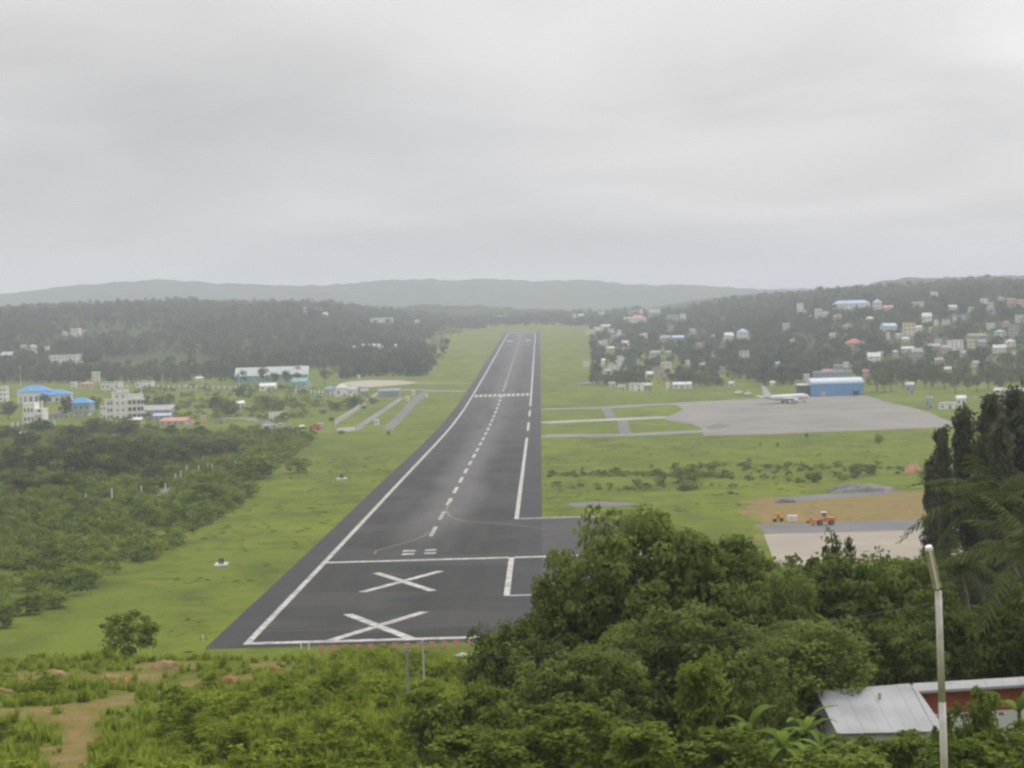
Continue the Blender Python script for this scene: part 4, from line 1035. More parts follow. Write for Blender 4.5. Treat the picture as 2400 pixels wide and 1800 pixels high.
# ---- blue hangar on the apron
def blue_hangar():
    a = P(1908, 929, 700); b = P(2029, 929, 700); Y = a[1]; w = (2029 - 1908) * mpp(Y)
    e = empty('hangar', ((a[0] + b[0]) / 2, Y + 14, a[2]), -.02); tag(e, 'bright blue metal hangar with rounded pale eave on the apron', 'hangar')
    keep_clear(1878, 2032, 885, 932, Y)
    bl = mat('hangar_blue', (0.13, 0.33, 0.62), .45, nscale=.15, col2=(0.11, 0.28, 0.54)); dk = mat('dark_opening', (0.03, 0.04, 0.045), .8)
    h = 33 * mpp(Y)
    n = 14
    for i in range(n):
        x0 = -w / 2 + w * i / n; x1 = x0 + w / n
        m = MB(); m.box(x0 + .02, x1 - .04, -14, -13.8, 0, h - 1.4); m.box(x0 + .35, x0 + .6, -14.08, -14, 0, h - 1.4); m.box(x1 - .7, x1 - .45, -14.08, -14, 0, h - 1.4); m.build('wall_panel', bl, e)
    m = MB(); m.box(-w / 2, -w / 2 + .2, -13.8, 14, 0, h - 1.4); m.box(w / 2 - .2, w / 2, -13.8, 14, 0, h - 1.4); m.box(-w / 2 + .2, w / 2 - .2, 13.8, 14, 0, h - 1.4); m.build('wall', bl, e)
    # rounded eave rising into a low roof
    pr = [(-14.3, h - 1.5), (-14.1, h - .6), (-13.3, h + .2), (-11.5, h + 1.0), (-6, h + 1.9), (0, h + 2.3), (6, h + 1.9), (11.5, h + 1.0), (14.2, h - .5), (14.3, h - 1.5)]
    m = MB(); V = []; 
    for x in (-w / 2 - .3, w / 2 + .3):
        V += [(x, y, z) for y, z in pr]
    k = len(pr); m.add(V, [(i, i + 1, k + i + 1, k + i) for i in range(k - 1)] + [tuple(range(k))[::-1], tuple(range(k, 2 * k))]); m.build('roof', mat('pale_blue_roof', (.46, .54, .62), .5, nscale=.1, col2=(.40, .47, .54)), e, smooth=False)
    m = MB(); m.box(w * .30, w * .42, -14.14, -14.09, 0, 3.0); m.build('door', dk, e)
    m = MB(); m.box(-w * .32, -w * .22, -14.14, -14.09, 0, 3.2); m.build('door', mat('door_grey', (.4, .4, .42), .7), e)
    # darker lean-to at the left end
    m = MB(); m.box(-w / 2 - 8, -w / 2 - .02, -9, 10, 0, h - 2.5); m.build('annex', mat('annex_dark', (.07, .10, .09), .8), e)
    m = MB(); m.box(-w / 2 - 8.5, -w / 2 - .02, -9.6, 10.5, h - 2.5, h - 1.7); m.build('annex_roof', roofm('pale'), e)
    return e
blue_hangar()

# ---- parked jet
def jet():
    a = P(1843, 945, 700); Y = a[1]
    e = empty('aircraft', (a[0], Y, a[2] + .033), math.radians(33)); tag(e, 'pale grey twin-engine jet parked on the apron', 'aircraft')
    keep_clear(1785, 1903, 895, 950, Y)
    gm_ = mat('jet_paint', (0.62, 0.63, 0.64), .4, nscale=.2, col2=(0.56, 0.57, 0.58)); dk = mat('jet_dark', (.03, .03, .035), .3); red = mat('cover_red', (.5, .08, .05), .7); tyre = mat('tyre', (.025, .025, .025), .8)
    L = [(-19.5, .15, 5.1), (-18, .55, 4.9), (-14, 1.25, 4.3), (-9, 1.8, 3.95), (-4, 1.98, 3.85), (10, 1.98, 3.85), (14.5, 1.9, 3.8), (17, 1.55, 3.65), (18.8, 1.0, 3.4), (19.8, .4, 3.2), (20.1, .08, 3.15)]
    m = MB(); m.lathe(L, 20); m.build('fuselage', gm_, e, smooth=True)
    def wing(name, root, tip, ch0, ch1, t, par=e):
        m = MB(); v = []
        for (c, ch, tt) in ((root, ch0, t), (tip, ch1, t * .45)):
            x, y, z = c; v += [(x, y, z), (x - ch * .3, y, z + tt / 2), (x - ch, y, z), (x - ch * .3, y, z - tt / 2)]
        m.add(v, [(0, 4, 5, 1), (1, 5, 6, 2), (2, 6, 7, 3), (3, 7, 4, 0), (4, 7, 6, 5), (0, 1, 2, 3)]); return m.build(name, gm_, par)
    for s in (-1, 1):
        wing('wing', (4.5, s * 1.2, 2.9), (-4.0, s * 17.9, 4.0), 7.8, 2.0, .9)
        wing('tailplane', (-14.6, s * .6, 5.0), (-18.6, s * 7.1, 5.6), 4.4, 1.8, .4)
        m = MB(); m.lathe([(4.6, .95, 0), (4.2, 1.1, 0), (2.0, 1.15, 0), (.2, .8, 0), (-.8, .45, 0)], 14); g_ = m.build('engine', gm_, e, (0.8, s * 4.9, 1.75), smooth=True)
        m = MB(); m.lathe([(4.61, .9, 0), (4.66, .9, 0)], 14); m.build('intake_cover', red, g_)
        m = MB(); m.box(.5, 3.6, -.15, .15, .8, 1.5); m.build('pylon', gm_, g_)
        m = MB(); m.bar((-1.2, s * 2.8, 3.0), (-1.2, s * 2.8, .7), .16); lg = m.build('landing_gear', gm_, e)
        for q in (-.4, .4):
            m = MB(); m.bar((-1.2, s * 2.8 + q - .2, .56), (-1.2, s * 2.8 + q + .2, .56), .56, n=12); m.build('wheel', tyre, lg)
    m = MB(); v = [(-12.2, -.2, 5.5), (-18.9, -.2, 5.3), (-20.6, -.07, 12.4), (-17.6, -.07, 12.4), (-12.2, .2, 5.5), (-18.9, .2, 5.3), (-20.6, .07, 12.4), (-17.6, .07, 12.4), (-8.5, 0, 5.6)]
    m.add(v, [(0, 3, 2, 1), (4, 5, 6, 7), (1, 2, 6, 5), (2, 3, 7, 6), (0, 4, 7, 3), (0, 8, 4)]); m.build('tail_fin', gm_, e)
    m = MB(); m.bar((15.2, 0, 3.0), (15.2, 0, .5), .13); ng = m.build('nose_gear', gm_, e)
    for q in (-.25, .25):
        m = MB(); m.bar((15.2, q - .12, .4), (15.2, q + .12, .4), .4, n=12); m.build('wheel', tyre, ng)
    m = MB(); m.add([(17.35, -1.0, 4.55), (18.35, -.55, 4.25), (18.35, .55, 4.25), (17.35, 1.0, 4.55), (17.1, -.75, 5.0), (17.1, .75, 5.0)], [(0, 1, 2, 3), (3, 5, 4, 0), (0, 4, 1), (2, 5, 3), (1, 4, 5, 2)]); m.build('cockpit_window', dk, e)
jet()
# low white ground-support units behind the aircraft's tail
for (cx, by, w, h, lab) in ((1200 + 1960 / 3.687, 620 + 1122 / 3.687, 60, 22, 'left ground power cart at the grass edge behind the jet'), (1200 + 2040 / 3.687, 620 + 1132 / 3.687, 50, 30, 'right ground power cart with mast behind the jet')):
    p = P(cx, by, 700); s = mpp(p[1]) / 3.687
    e = empty('power_cart', tuple(p), .1); tag(e, lab, 'cart', 'ground power carts'); ww = w * s
    m = MB(); m.box(-ww / 2, ww / 2, -1.2, 1.2, .6, 2.2); m.build('body', wallm('white'), e)
    for sx_ in (-1, 1):
        m = MB(); m.bar((sx_ * ww * .3, -1.3, .45), (sx_ * ww * .3, 1.3, .45), .45, n=10); m.build('wheel', mat('tyre', (.025,) * 3), e)
    m = MB(); m.bar((0, 0, 2.2), (0, 0, 4.2), .12); m.build('mast', wallm('white'), e)

# ================================================================== FENCES, POSTS, SMALL THINGS
wp = mat('white_post_paint', (0.82, 0.81, 0.78), .8, nscale=.8, col2=(0.68, 0.67, 0.63))
stonew = mat('fence_wall', (0.42, 0.39, 0.33), .9, nscale=.3, col2=(0.30, 0.28, 0.24))
def post_wall(a, b, n, label, hw=2.0, hp=3.6, name='fence'):
    e = empty(name, tuple(a)); tag(e, label, 'fence')
    a = np.array(a); b = np.array(b); d = b - a
    ln = math.hypot(d[0], d[1]); ang = math.atan2(d[1], d[0])
    for i in range(n):
        q = d * i / (n - 1); zz = tz(a[0] + q[0], a[1] + q[1]) - a[2]
        m = MB(); m.box(-.5, .5, -.5, .5, -.3, hp); m.build('post', wp, e, (q[0], q[1], zz), ang)
        if i < n - 1 and hw > 0:
            q2 = d * (i + 1) / (n - 1); m = MB(); L_ = ln / (n - 1); m.box(.52, L_ - .52, -.12, .12, -.3, hw); m.build('panel', stonew, e, (q[0], q[1], zz), ang)
    return e
post_wall(z2(690, 1385), z2(1045, 1142), 26, 'pale wall with white posts climbing along the airfield lane')
post_wall(z2(345, 1112), z2(820, 1148), 15, 'dark-based wall with white posts in front of the huts', 1.6, 3.6)
post_wall(z2(122, 1352), z2(258, 1338), 7, 'short row of seven white posts beside the scrub', 0.0, 5.5)
post_wall(z1(1180, 1064), z1(2190, 1080), 22, 'low white wall along the far lane at left', 1.6, 2.6)
post_wall(z1(110, 1400), z1(470, 1385), 9, 'low white garden wall below the villa', 2.2, 2.8)
# marker posts along the winding lane
post_px = [(202, 1180, 22), (263, 1177, 32), (332, 1166, 26), (388, 1149, 14), (412, 1133, 22), (424, 1120, 16), (438, 1108, 16), (498, 1110, 22), (552, 1099, 18), (585, 1094, 18), (487, 1098, 12), (466, 1106, 14)]
names = ['leftmost', 'second from left', 'third from left', 'fourth from left', 'fifth from left', 'sixth from left', 'seventh from left', 'tenth from left', 'second from right', 'rightmost', 'ninth from left', 'eighth from left']
for (x, y, h), nm in zip(post_px, names):
    p = P(x, y, 340); hh = h * mpp(p[1])
    e = empty('marker_post', tuple(p)); tag(e, 'white marker post along the winding lane, %s' % nm, 'post', 'white posts along the winding lane')
    m = MB(); m.box(-.16, .16, -.16, .16, -.2, hh); m.build('shaft', wp, e); m = MB(); m.box(-.2, .2, -.2, .2, hh, hh + .25); m.build('cap', wp, e)
    keep_clear(x - 5, x + 5, y - h, y - 2, p[1])
# white cabinets and signs on the left grass
def cabinet(x, y, w, h, label, m_=None, name='cabinet'):
    p = P(x, y, 340); s = mpp(p[1]); e = empty(name, tuple(p)); tag(e, label, 'cabinet', 'white boxes by the airfield lanes')
    m = MB(); m.box(-w * s / 2, w * s / 2, -1, 1, .3, h * s); m.build('body', m_ or wallm('white'), e)
    m = MB(); m.box(-w * s / 2 - .3, w * s / 2 + .3, -1.3, 1.3, -.3, .3); m.build('plinth', stonew, e)
    m = MB(); m.box(-w * s * .35, w * s * .35, -1.06, -1.0, h * s * .3, h * s * .85); m.build('door', mat('cab_door', (.5, .5, .48), .6), e)
    keep_clear(x - w / 2, x + w / 2, y - h, y, p[1])
cabinet(883, 998, 11, 15, 'white square cabinet on grass between the two lanes')
cabinet(969, 927, 7, 13, 'white cabinet beside the far lane near the runway')
cabinet(955, 941, 8, 12, 'white leaning cabinet at top of the service road')
cabinet(841, 888, 7, 10, 'small white box at the edge of the pale pad')
cabinet(942, 922, 7, 7, 'small red box left of the far lane cabinet', mat('box_red', (.5, .1, .06), .6))
cabinet(1000, 933, 6, 8, 'pale marker box between service road and runway')
# low concrete barrier
p0 = z2(700, 1448); p1_ = z2(850, 1436)
e = empty('barrier', tuple(p0)); tag(e, 'low pale concrete barrier at the lane end', 'barrier')
dd = p1_ - p0; n = 6
for i in range(n):
    L_ = math.hypot(dd[0], dd[1]) / n
    m = MB(); m.add([(0.05, -.6, -.2), (L_ - .05, -.6, -.2), (L_ - .05, .6, -.2), (.05, .6, -.2), (.05, -.3, 2.2), (L_ - .05, -.3, 2.2), (L_ - .05, .3, 2.2), (.05, .3, 2.2)], [(0, 3, 2, 1), (4, 5, 6, 7), (0, 1, 5, 4), (1, 2, 6, 5), (2, 3, 7, 6), (3, 0, 4, 7)])
    m.build('segment', wallm('offwhite'), e, tuple(dd * i / n), math.atan2(dd[1], dd[0]))
# red-white striped mast pair
for x, y, h, lab in ((474, 990, 16, 'left red and white striped pole by the salmon roof'), (481, 990, 18, 'right red and white striped pole by the salmon roof')):
    p = P(x, y, 700); s = mpp(p[1]); e = empty('striped_pole', tuple(p)); tag(e, lab, 'pole', 'striped poles')
    for i in range(6):
        m = MB(); m.bar((0, 0, i * h * s / 6), (0, 0, (i + 1) * h * s / 6), .45, n=8); m.build('band', wallm('white') if i % 2 else mat('band_red', (.6, .16, .10), .6), e)
    keep_clear(x - 4, x + 4, y - h, y, p[1])
# instrument boxes on pads in the left grass
for x, y, lab, big_ in ((519, 1326, 'dark twin instrument box on white pad, nearer in left grass', 1), (801, 1124, 'dark twin instrument box on white pad, farther in left grass', .75)):
    p = P(x, y, 340); s = mpp(p[1]); e = empty('instrument_box', tuple(p), .05); tag(e, lab, 'cabinet', 'instrument boxes on pads')
    m = MB(); m.box(-15 * s * big_, 15 * s * big_, -3.2, 3.2, -.2, .5); m.build('pad', mat('pad_concrete', (.5, .49, .44), .9, nscale=.8, col2=(.36, .36, .32)), e)
    dkm = mat('dark_metal', (.045, .04, .04), .6)
    for q in (-1, 1):
        m = MB(); m.box(q * 3.2 * s * big_ - 2.0 * s * big_, q * 3.2 * s * big_ + 2.0 * s * big_, -.5, .5, .5, .5 + 11 * s * big_); m.box(q * 3.2 * s * big_ - 2.3 * s * big_, q * 3.2 * s * big_ + 2.3 * s * big_, -.6, .6, .5 + 11 * s * big_, .65 + 11 * s * big_); m.build('box', dkm, e)
    keep_clear(x - 18, x + 18, y - 18, y + 4, p[1])
# vehicles
tyrem = mat('tyre', (.025, .025, .025), .8)
def truck(px, py, wpx, col, label, box_col=None, rz=0.0, bus=False, cat='truck', group=None):
    p = P(px, py, 340); L_ = wpx * mpp(p[1]); e = empty('bus' if bus else 'truck', tuple(p), rz); tag(e, label, cat, group)
    cm = mat('paint_' + str(col), col, .35); h = 3.1
    keep_clear(px - wpx / 2, px + wpx / 2, py - 14, py, p[1])
    if bus:
        m = MB(); m.box(-L_ / 2, L_ / 2, -1.25, 1.25, .5, h); m.build('body', cm, e)
        for i in range(5):
            x = -L_ / 2 + L_ * (i + .6) / 5.4; m = MB(); m.box(x, x + L_ / 7, -1.29, -1.25, 1.6, 2.5); m.build('window', glassm, e)
    else:
        m = MB(); m.add([(-L_ / 2, -1.2, .6), (-L_ / 2 + 2.0, -1.2, .6), (-L_ / 2 + 2.0, 1.2, .6), (-L_ / 2, 1.2, .6), (-L_ / 2 + .3, -1.2, 2.6), (-L_ / 2 + 2.0, -1.2, 2.6), (-L_ / 2 + 2.0, 1.2, 2.6), (-L_ / 2 + .3, 1.2, 2.6)], [(0, 3, 2, 1), (4, 5, 6, 7), (0, 1, 5, 4), (1, 2, 6, 5), (2, 3, 7, 6), (3, 0, 4, 7)]); m.build('cab', cm, e)
        m = MB(); m.box(-L_ / 2 + 2.1, L_ / 2, -1.25, 1.25, .9, h + .4); m.build('load_box', mat('paint_' + str(box_col or col), box_col or col, .5), e)
        m = MB(); m.box(-L_ / 2 + .5, -L_ / 2 + 1.7, -1.24, -1.2, 1.6, 2.4); m.build('window', glassm, e)
    for x in (-L_ * .34, L_ * .3):
        for q in (-1.2, 1.2):
            m = MB(); m.bar((x, q - .15, .5), (x, q + .15, .5), .5, n=10); m.build('wheel', tyrem, e)
wht = (.66, .66, .64)
truck(624, 1008, 15, wht, 'left white bus parked by the scrub', bus=True, cat='bus', group='parked white buses')
truck(642, 1007, 15, wht, 'middle white bus parked by the scrub', bus=True, cat='bus', group='parked white buses')
truck(657, 1004, 12, wht, 'right white bus parked by the scrub', bus=True, cat='bus', group='parked white buses')
truck(738, 1008, 26, (.5, .09, .07), 'red truck with pale box parked by the lane', (.46, .12, .09))
truck(751, 1004, 14, wht, 'white van behind the red truck', bus=True, cat='van')

# ================================================================== PLANT PROTOTYPES
bark = mat('bark', (0.13, 0.105, 0.08), .9, nscale=3, col2=(0.07, 0.055, 0.042))
palebark = mat('pale_bark', (0.30, 0.27, 0.23), .9, nscale=3, col2=(0.17, 0.15, 0.125))
L_near = leafmat('leaf_near', (0.068, 0.096, 0.026), (0.25, 0.30, 0.080), .42, .35)
L_mid = leafmat('leaf_mid', (0.038, 0.058, 0.016), (0.145, 0.178, 0.042), .33, .45)
L_far = leafmat('leaf_far', (0.022, 0.036, 0.016), (0.100, 0.130, 0.042), .25, .8)
L_brush = leafmat('leaf_brush', (0.098, 0.142, 0.013), (0.345, 0.41, 0.064), .43, .6)
L_scrub = leafmat('leaf_scrub', (0.072, 0.115, 0.014), (0.26, 0.325, 0.052), .42, .65)
L_cas = leafmat('leaf_casuarina', (0.070, 0.078, 0.050), (0.17, 0.18, 0.115), .35, .2)
L_palm = leafmat('leaf_palm', (0.036, 0.052, 0.018), (0.12, 0.14, 0.052), .3, .25)
L_ban = leafmat('leaf_banana', (0.05, 0.10, 0.015), (0.20, 0.27, 0.06), .35, .2)

def leaf_quads(pos, nrm, size, tint, rng, aspect=.6, jit=.55):
    """rhombic leaf sprays: pos (n,3), facing nrm with jitter"""
    n = len(pos)
    nn = nrm + rng.normal(0, jit, (n, 3)); nn /= np.linalg.norm(nn, axis=1)[:, None] + 1e-9
    a = rng.normal(0, 1, (n, 3)); a -= nn * (a * nn).sum(1)[:, None]; a /= np.linalg.norm(a, axis=1)[:, None] + 1e-9
    b = np.cross(nn, a)
    s = (size * rng.uniform(.65, 1.25, n))[:, None]
    fold = nn * s * rng.uniform(-.18, .05, (n, 1))
    V = np.stack([pos - a * s * .5, pos + b * s * aspect * .5 + fold, pos + a * s * .5, pos - b * s * aspect * .5 + fold], 1).reshape(-1, 3)
    Q = np.arange(4 * n).reshape(n, 4)
    return V, Q, np.repeat(tint, 4)
def make_mesh(name, V, Q, T, m):
    me = np_mesh(name, V, Q); me.materials.append(m)
    at_ = me.attributes.new('tint', 'FLOAT', 'POINT'); at_.data.foreach_set('value', np.clip(T, 0, 1).astype(np.float32))
    return me
def sphere_dirs(n, rng, up=.0):
    d = rng.normal(0, 1, (n, 3)); d[:, 2] += up; return d / np.linalg.norm(d, axis=1)[:, None]
def crown(name, m, seed, H, R, base, n_clump, per, csize, leaf, irregular=.35, core=.35, up=.5, lobes=5):
    """crown of leaf clumps between height base and H, radius R; several lobes give the outline its bumps"""
    rng = np.random.default_rng(seed)
    lob = sphere_dirs(lobes, rng, .2); lobr = rng.uniform(.5, 1.0, lobes)
    d = sphere_dirs(n_clump, rng, .35)
    near = (d @ lob.T).max(1); rad = 1 - irregular * (1 - np.clip(near, 0, 1)) + rng.normal(0, .06, n_clump)
    rad *= np.where(rng.random(n_clump) < core, rng.uniform(.35, .85, n_clump), rng.uniform(.85, 1.0, n_clump))
    hz_ = (H - base) / 2
    C = d * rad[:, None] * np.array([R - csize * .4, R - csize * .4, hz_ - csize * .3]) + np.array([0, 0, base + hz_])
    Vs = []; Qs = []; Ts = []; o = 0
    for i in range(n_clump):
        k = int(per * rng.uniform(.7, 1.3)); r = csize * rng.uniform(.45, 1.5)
        dd = sphere_dirs(k, rng, .55); pp = C[i] + dd * r * rng.uniform(.55, 1.0, (k, 1)) * np.array([1, 1, .72])
        t = np.clip(.42 + rng.normal(0, .13) + rng.normal(0, .12, k) + .10 * dd[:, 2], 0, 1)
        V, Q, T = leaf_quads(pp, dd * .8 + np.array([0, 0, up]), leaf, t, rng)
        Vs.append(V); Qs.append(Q + o); Ts.append(T); o += len(V)
    return make_mesh(name, np.concatenate(Vs), np.concatenate(Qs), np.concatenate(Ts), m)
def trunk_mesh(H, r, base, R, seed, m=bark, limbs=5):
    rng = random.Random(seed); b = MB()
    pts = [(0, 0, -1.0)]; 
    for i in range(1, 5): pts.append((rng.uniform(-.25, .25) * i * r * 1.2, rng.uniform(-.25, .25) * i * r * 1.2, base * i / 4 + .1))
    b.path(pts, [r * 1.25, r, r * .9, r * .8, r * .7]); top = pts[-1]
    for k in range(limbs):
        a = 2 * math.pi * (k + rng.random() * .6) / limbs; q = R * rng.uniform(.45, .75); zz = base + (H - base) * rng.uniform(.3, .7)
        mid = (top[0] + math.cos(a) * q * .45, top[1] + math.sin(a) * q * .45, top[2] + (zz - top[2]) * .6)
        b.path([top, mid, (math.cos(a) * q, math.sin(a) * q, zz)], [r * .5, r * .34, r * .14], 5)
    return b.mesh('trunk', m)

NEAR = [(crown('crown', L_near, 100 + i, 14, 7.5, 1.6, 230, 62, 1.2, .5, .62, .4, .5, 9), trunk_mesh(14, .38, 4, 7, i)) for i in range(4)]
MID = [(crown('crown', L_mid, 200 + i, 9.5, 4.6, 1.0, 46, 30, 1.35, .75, .4), trunk_mesh(9.5, .22, 2.4, 4, 20 + i, limbs=4)) for i in range(4)]
MIDB = [(crown('crown', L_scrub, 260 + i, 9.5, 4.6, -1.2, 52, 30, 1.35, .75, .4), trunk_mesh(9.5, .16, 1.0, 4, 26 + i, limbs=4)) for i in range(3)]
L_shrub = leafmat('leaf_shrub', (0.070, 0.108, 0.018), (0.26, 0.32, 0.065), .4, .4)
MIDTALL = [(crown('crown', L_mid, 240 + i, 15, 3.6, 3.0, 46, 28, 1.35, .75, .45), trunk_mesh(15, .24, 5, 3, 30 + i, limbs=4)) for i in range(3)]
FAR = [crown('far_crown', L_far, 300 + i, rh, rr, 0.0, 15, 14, 1.9, 1.7, .45) for i, (rh, rr) in enumerate(((10, 5), (12, 5.5), (9, 6), (14, 4.2), (11, 4.6)))]
BUSH = [crown('bush_leaves', L_brush, 400 + i, rh, rr, -.2, 34, 24, .42, .26, .45, .3, .6) for i, (rh, rr) in enumerate(((1.8, 1.5), (1.4, 1.7), (2.4, 1.4), (1.1, 1.3), (1.7, 1.9)))]
SCRUB = [crown('scrub_leaves', L_scrub, 450 + i, rh, rr, -.3, 20, 16, .9, .62, .45, .3, .6) for i, (rh, rr) in enumerate(((3.0, 2.6), (2.4, 3.2), (4.0, 2.6), (1.8, 2.2)))]
def tuft(seed, n, h, m, w=.05):
    rng = np.random.default_rng(seed); V = []; Q = []; T = []
    for i in range(n):
        a = rng.uniform(0, 6.28); r = rng.uniform(0, .35); x, y = r * math.cos(a), r * math.sin(a); hh = h * rng.uniform(.5, 1.15); l = rng.uniform(.1, .55) * hh; b_ = rng.uniform(0, 6.28)
        px_, py_ = -math.sin(b_) * w, math.cos(b_) * w; ox, oy = math.cos(b_) * l, math.sin(b_) * l
        o = len(V); V += [(x - px_, y - py_, -.1), (x + px_, y + py_, -.1), (x + ox * .45 + px_ * .8, y + oy * .45 + py_ * .8, hh * .62), (x + ox * .45 - px_ * .8, y + oy * .45 - py_ * .8, hh * .62), (x + ox, y + oy, hh), (x + ox * 1.02, y + oy * 1.02, hh * .98)]
        Q += [(o, o + 1, o + 2, o + 3), (o + 3, o + 2, o + 5, o + 4)]; T += [rng.uniform(.25, .95)] * 6
    return make_mesh('tuft', np.array(V), np.array(Q), np.array(T), m)
TUFT = [tuft(500 + i, 26, h, L_brush, .06) for i, h in enumerate((.8, 1.1, .6))]

def frond(L, droop, width, m, n=7, leaflets=True, seed=0):
    """one palm frond along +x from the origin: a rib with rows of hanging leaflets"""
    rng = np.random.default_rng(seed); V = []; Q = []; T = []
    pts = []
    for i in range(n * 3 + 1):
        t = i / (n * 3); pts.append((L * (t - .12 * droop * t * t), 0, L * (.35 * t - droop * .75 * t * t)))
    for i in range(1, len(pts)):
        a = np.array(pts[i - 1]); b = np.array(pts[i]); t = i / len(pts)
        wd = width * (math.sin(math.pi * min(1, t * .92 + .06)) ** .7)
        for s in (-1, 1):
            c = b + np.array([.10 * L / 3, s * wd, -wd * rng.uniform(.35, .8)]); d_ = a + (b - a) * .15
            o = len(V); V += [tuple(a), tuple(a + (b - a) * .75), tuple(c), tuple(c + np.array([-.05, 0, -.02]))]; Q.append((o, o + 1, o + 2, o + 3)); T += [rng.uniform(.3, .8)] * 4
    return np.array(V), np.array(Q), np.array(T)
def palm_crown(name, L, nf, width, m, seed, n=7):
    rng = random.Random(seed); Vs = []; Qs = []; Ts = []; o = 0
    for k in range(nf):
        V, Q, T = frond(L * rng.uniform(.8, 1.1), rng.uniform(.35, 1.35), width, m, n, seed=seed * 50 + k)
        a = 2 * math.pi * k / nf + rng.uniform(-.2, .2); el = rng.uniform(-.35, .9)
        ca, sa, ce, se = math.cos(a), math.sin(a), math.cos(el), math.sin(el)
        x, y, z = V[:, 0] * ce - V[:, 2] * se, V[:, 1], V[:, 0] * se + V[:, 2] * ce
        V = np.stack([x * ca - y * sa, x * sa + y * ca, z], 1)
        Vs.append(V); Qs.append(Q + o); Ts.append(T); o += len(V)
    return make_mesh(name, np.concatenate(Vs), np.concatenate(Qs), np.concatenate(Ts), m)
PALMC = [palm_crown('crown', 4.6, 16, .85, L_palm, 3 + i) for i in range(2)]
# far palms: crown and thin trunk in one small mesh for the wooded masses
def far_palm(seed, h):
    c_ = palm_crown('far_palm', 3.6, 9, .9, L_far, seed, 2)
    V = np.zeros(len(c_.vertices) * 3, np.float32); c_.vertices.foreach_get('co', V); V = V.reshape(-1, 3) + np.array([.6, 0, h])
    Q = np.arange(len(V)).reshape(-1, 4); T = np.full(len(V), .45)
    tv = np.array([(-.4, -.15, -1), (.4, -.15, -1), (.9, -.1, h), (.35, -.1, h), (.3, .4, -1), (-.2, -.5, -1), (.4, -.35, h), (.8, .3, h)]); tq = np.array([(0, 1, 2, 3), (4, 5, 6, 7)]) + len(V)
    return make_mesh('far_palm', np.concatenate([V, tv]), np.concatenate([Q, tq]), np.concatenate([T, np.full(8, .9)]), L_far)
FARP = [far_palm(21, 8.5), far_palm(22, 10.5)]

# ------------------------------------------------------------------ masses: instances on points
PROTO = bpy.data.collections.new('plant_prototypes')      # never linked to the scene
def proto_coll(name, meshes):
    c_ = bpy.data.collections.new(name)
    for i, me in enumerate(meshes):
        o = bpy.data.objects.new('%s_%02d' % (name, i), me); c_.objects.link(o)
    return c_
def mass(name, coll, pts, scl, rotz, pick, label, tilt=None):
    n = len(pts)
    me = bpy.data.meshes.new(name); me.vertices.add(n); me.vertices.foreach_set('co', np.asarray(pts, np.float32).ravel())
    rot = np.zeros((n, 3), np.float32); rot[:, 2] = rotz
    if tilt is not None: rot[:, :2] = tilt
    s3 = np.asarray(scl, np.float32); s3 = np.repeat(s3[:, None], 3, 1) if s3.ndim == 1 else s3
    for nm, ty, dat in (('rot', 'FLOAT_VECTOR', rot), ('scl', 'FLOAT_VECTOR', s3)):
        a = me.attributes.new(nm, ty, 'POINT'); a.data.foreach_set('vector', dat.astype(np.float32).ravel())
    a = me.attributes.new('pick', 'INT', 'POINT'); a.data.foreach_set('value', np.asarray(pick, np.int32))
    o = link(name, me); tag(o, label, kind='stuff')
    ng = bpy.data.node_groups.new(name + '_nodes', 'GeometryNodeTree')
    ng.interface.new_socket('Geometry', in_out='INPUT', socket_type='NodeSocketGeometry'); ng.interface.new_socket('Geometry', in_out='OUTPUT', socket_type='NodeSocketGeometry')
    gi = ng.nodes.new('NodeGroupInput'); go = ng.nodes.new('NodeGroupOutput')
    iop = ng.nodes.new('GeometryNodeInstanceOnPoints'); ci = ng.nodes.new('GeometryNodeCollectionInfo')
    ci.inputs['Collection'].default_value = coll; ci.inputs['Separate Children'].default_value = True; ci.inputs['Reset Children'].default_value = True
    def na(nm, ty):
        q = ng.nodes.new('GeometryNodeInputNamedAttribute'); q.data_type = ty; q.inputs['Name'].default_value = nm; return q.outputs['Attribute']
    L = ng.links.new
    L(gi.outputs[0], iop.inputs['Points']); L(ci.outputs[0], iop.inputs['Instance']); iop.inputs['Pick Instance'].default_value = True
    L(na('pick', 'INT'), iop.inputs['Instance Index']); L(na('scl', 'FLOAT_VECTOR'), iop.inputs['Scale'])
    e2r = ng.nodes.new('FunctionNodeEulerToRotation'); L(na('rot', 'FLOAT_VECTOR'), e2r.inputs[0]); L(e2r.outputs[0], iop.inputs['Rotation'])
    L(iop.outputs[0], go.inputs[0])
    md = o.modifiers.new('scatter', 'NODES'); md.node_group = ng
    return o
BX = np.array([b for b in BOXES], float)
def clear_of_boxes(x, y, h, r, low=.0):
    """False where a plant of height h and radius r would stand in the sight line to a building"""
    z = terrain(x, y); d0 = np.stack([x, y, z], -1) - CAMP
    w = d0 @ _F; px = 1200 + FPX * (d0 @ _R) / w; pyb = 900 - FPX * (d0 @ _U) / w
    pyt = pyb - FPX * h / w; pr = FPX * r / w * .8
    ok = np.ones(len(x), bool)
    for (a, b, c_, d, Y) in BX:
        hit = (y < Y + 8) & (px + pr > a) & (px - pr < b) & (pyt < d - (d - c_) * .30 ) & (pyb > c_)
        inside = (np.abs(y - Y - 4) < 10) & (px > a - 4) & (px < b + 4)
        ok &= ~(hit | inside)
    return ok
rng = np.random.default_rng(11)
def in_frame(x, y, m=120):
    px, py = 1200 + FPX * ((np.stack([x, y, terrain(x, y)], -1) - CAMP) @ _R) / ((np.stack([x, y, terrain(x, y)], -1) - CAMP) @ _F), None
    return (px > -m) & (px < 2400 + m)
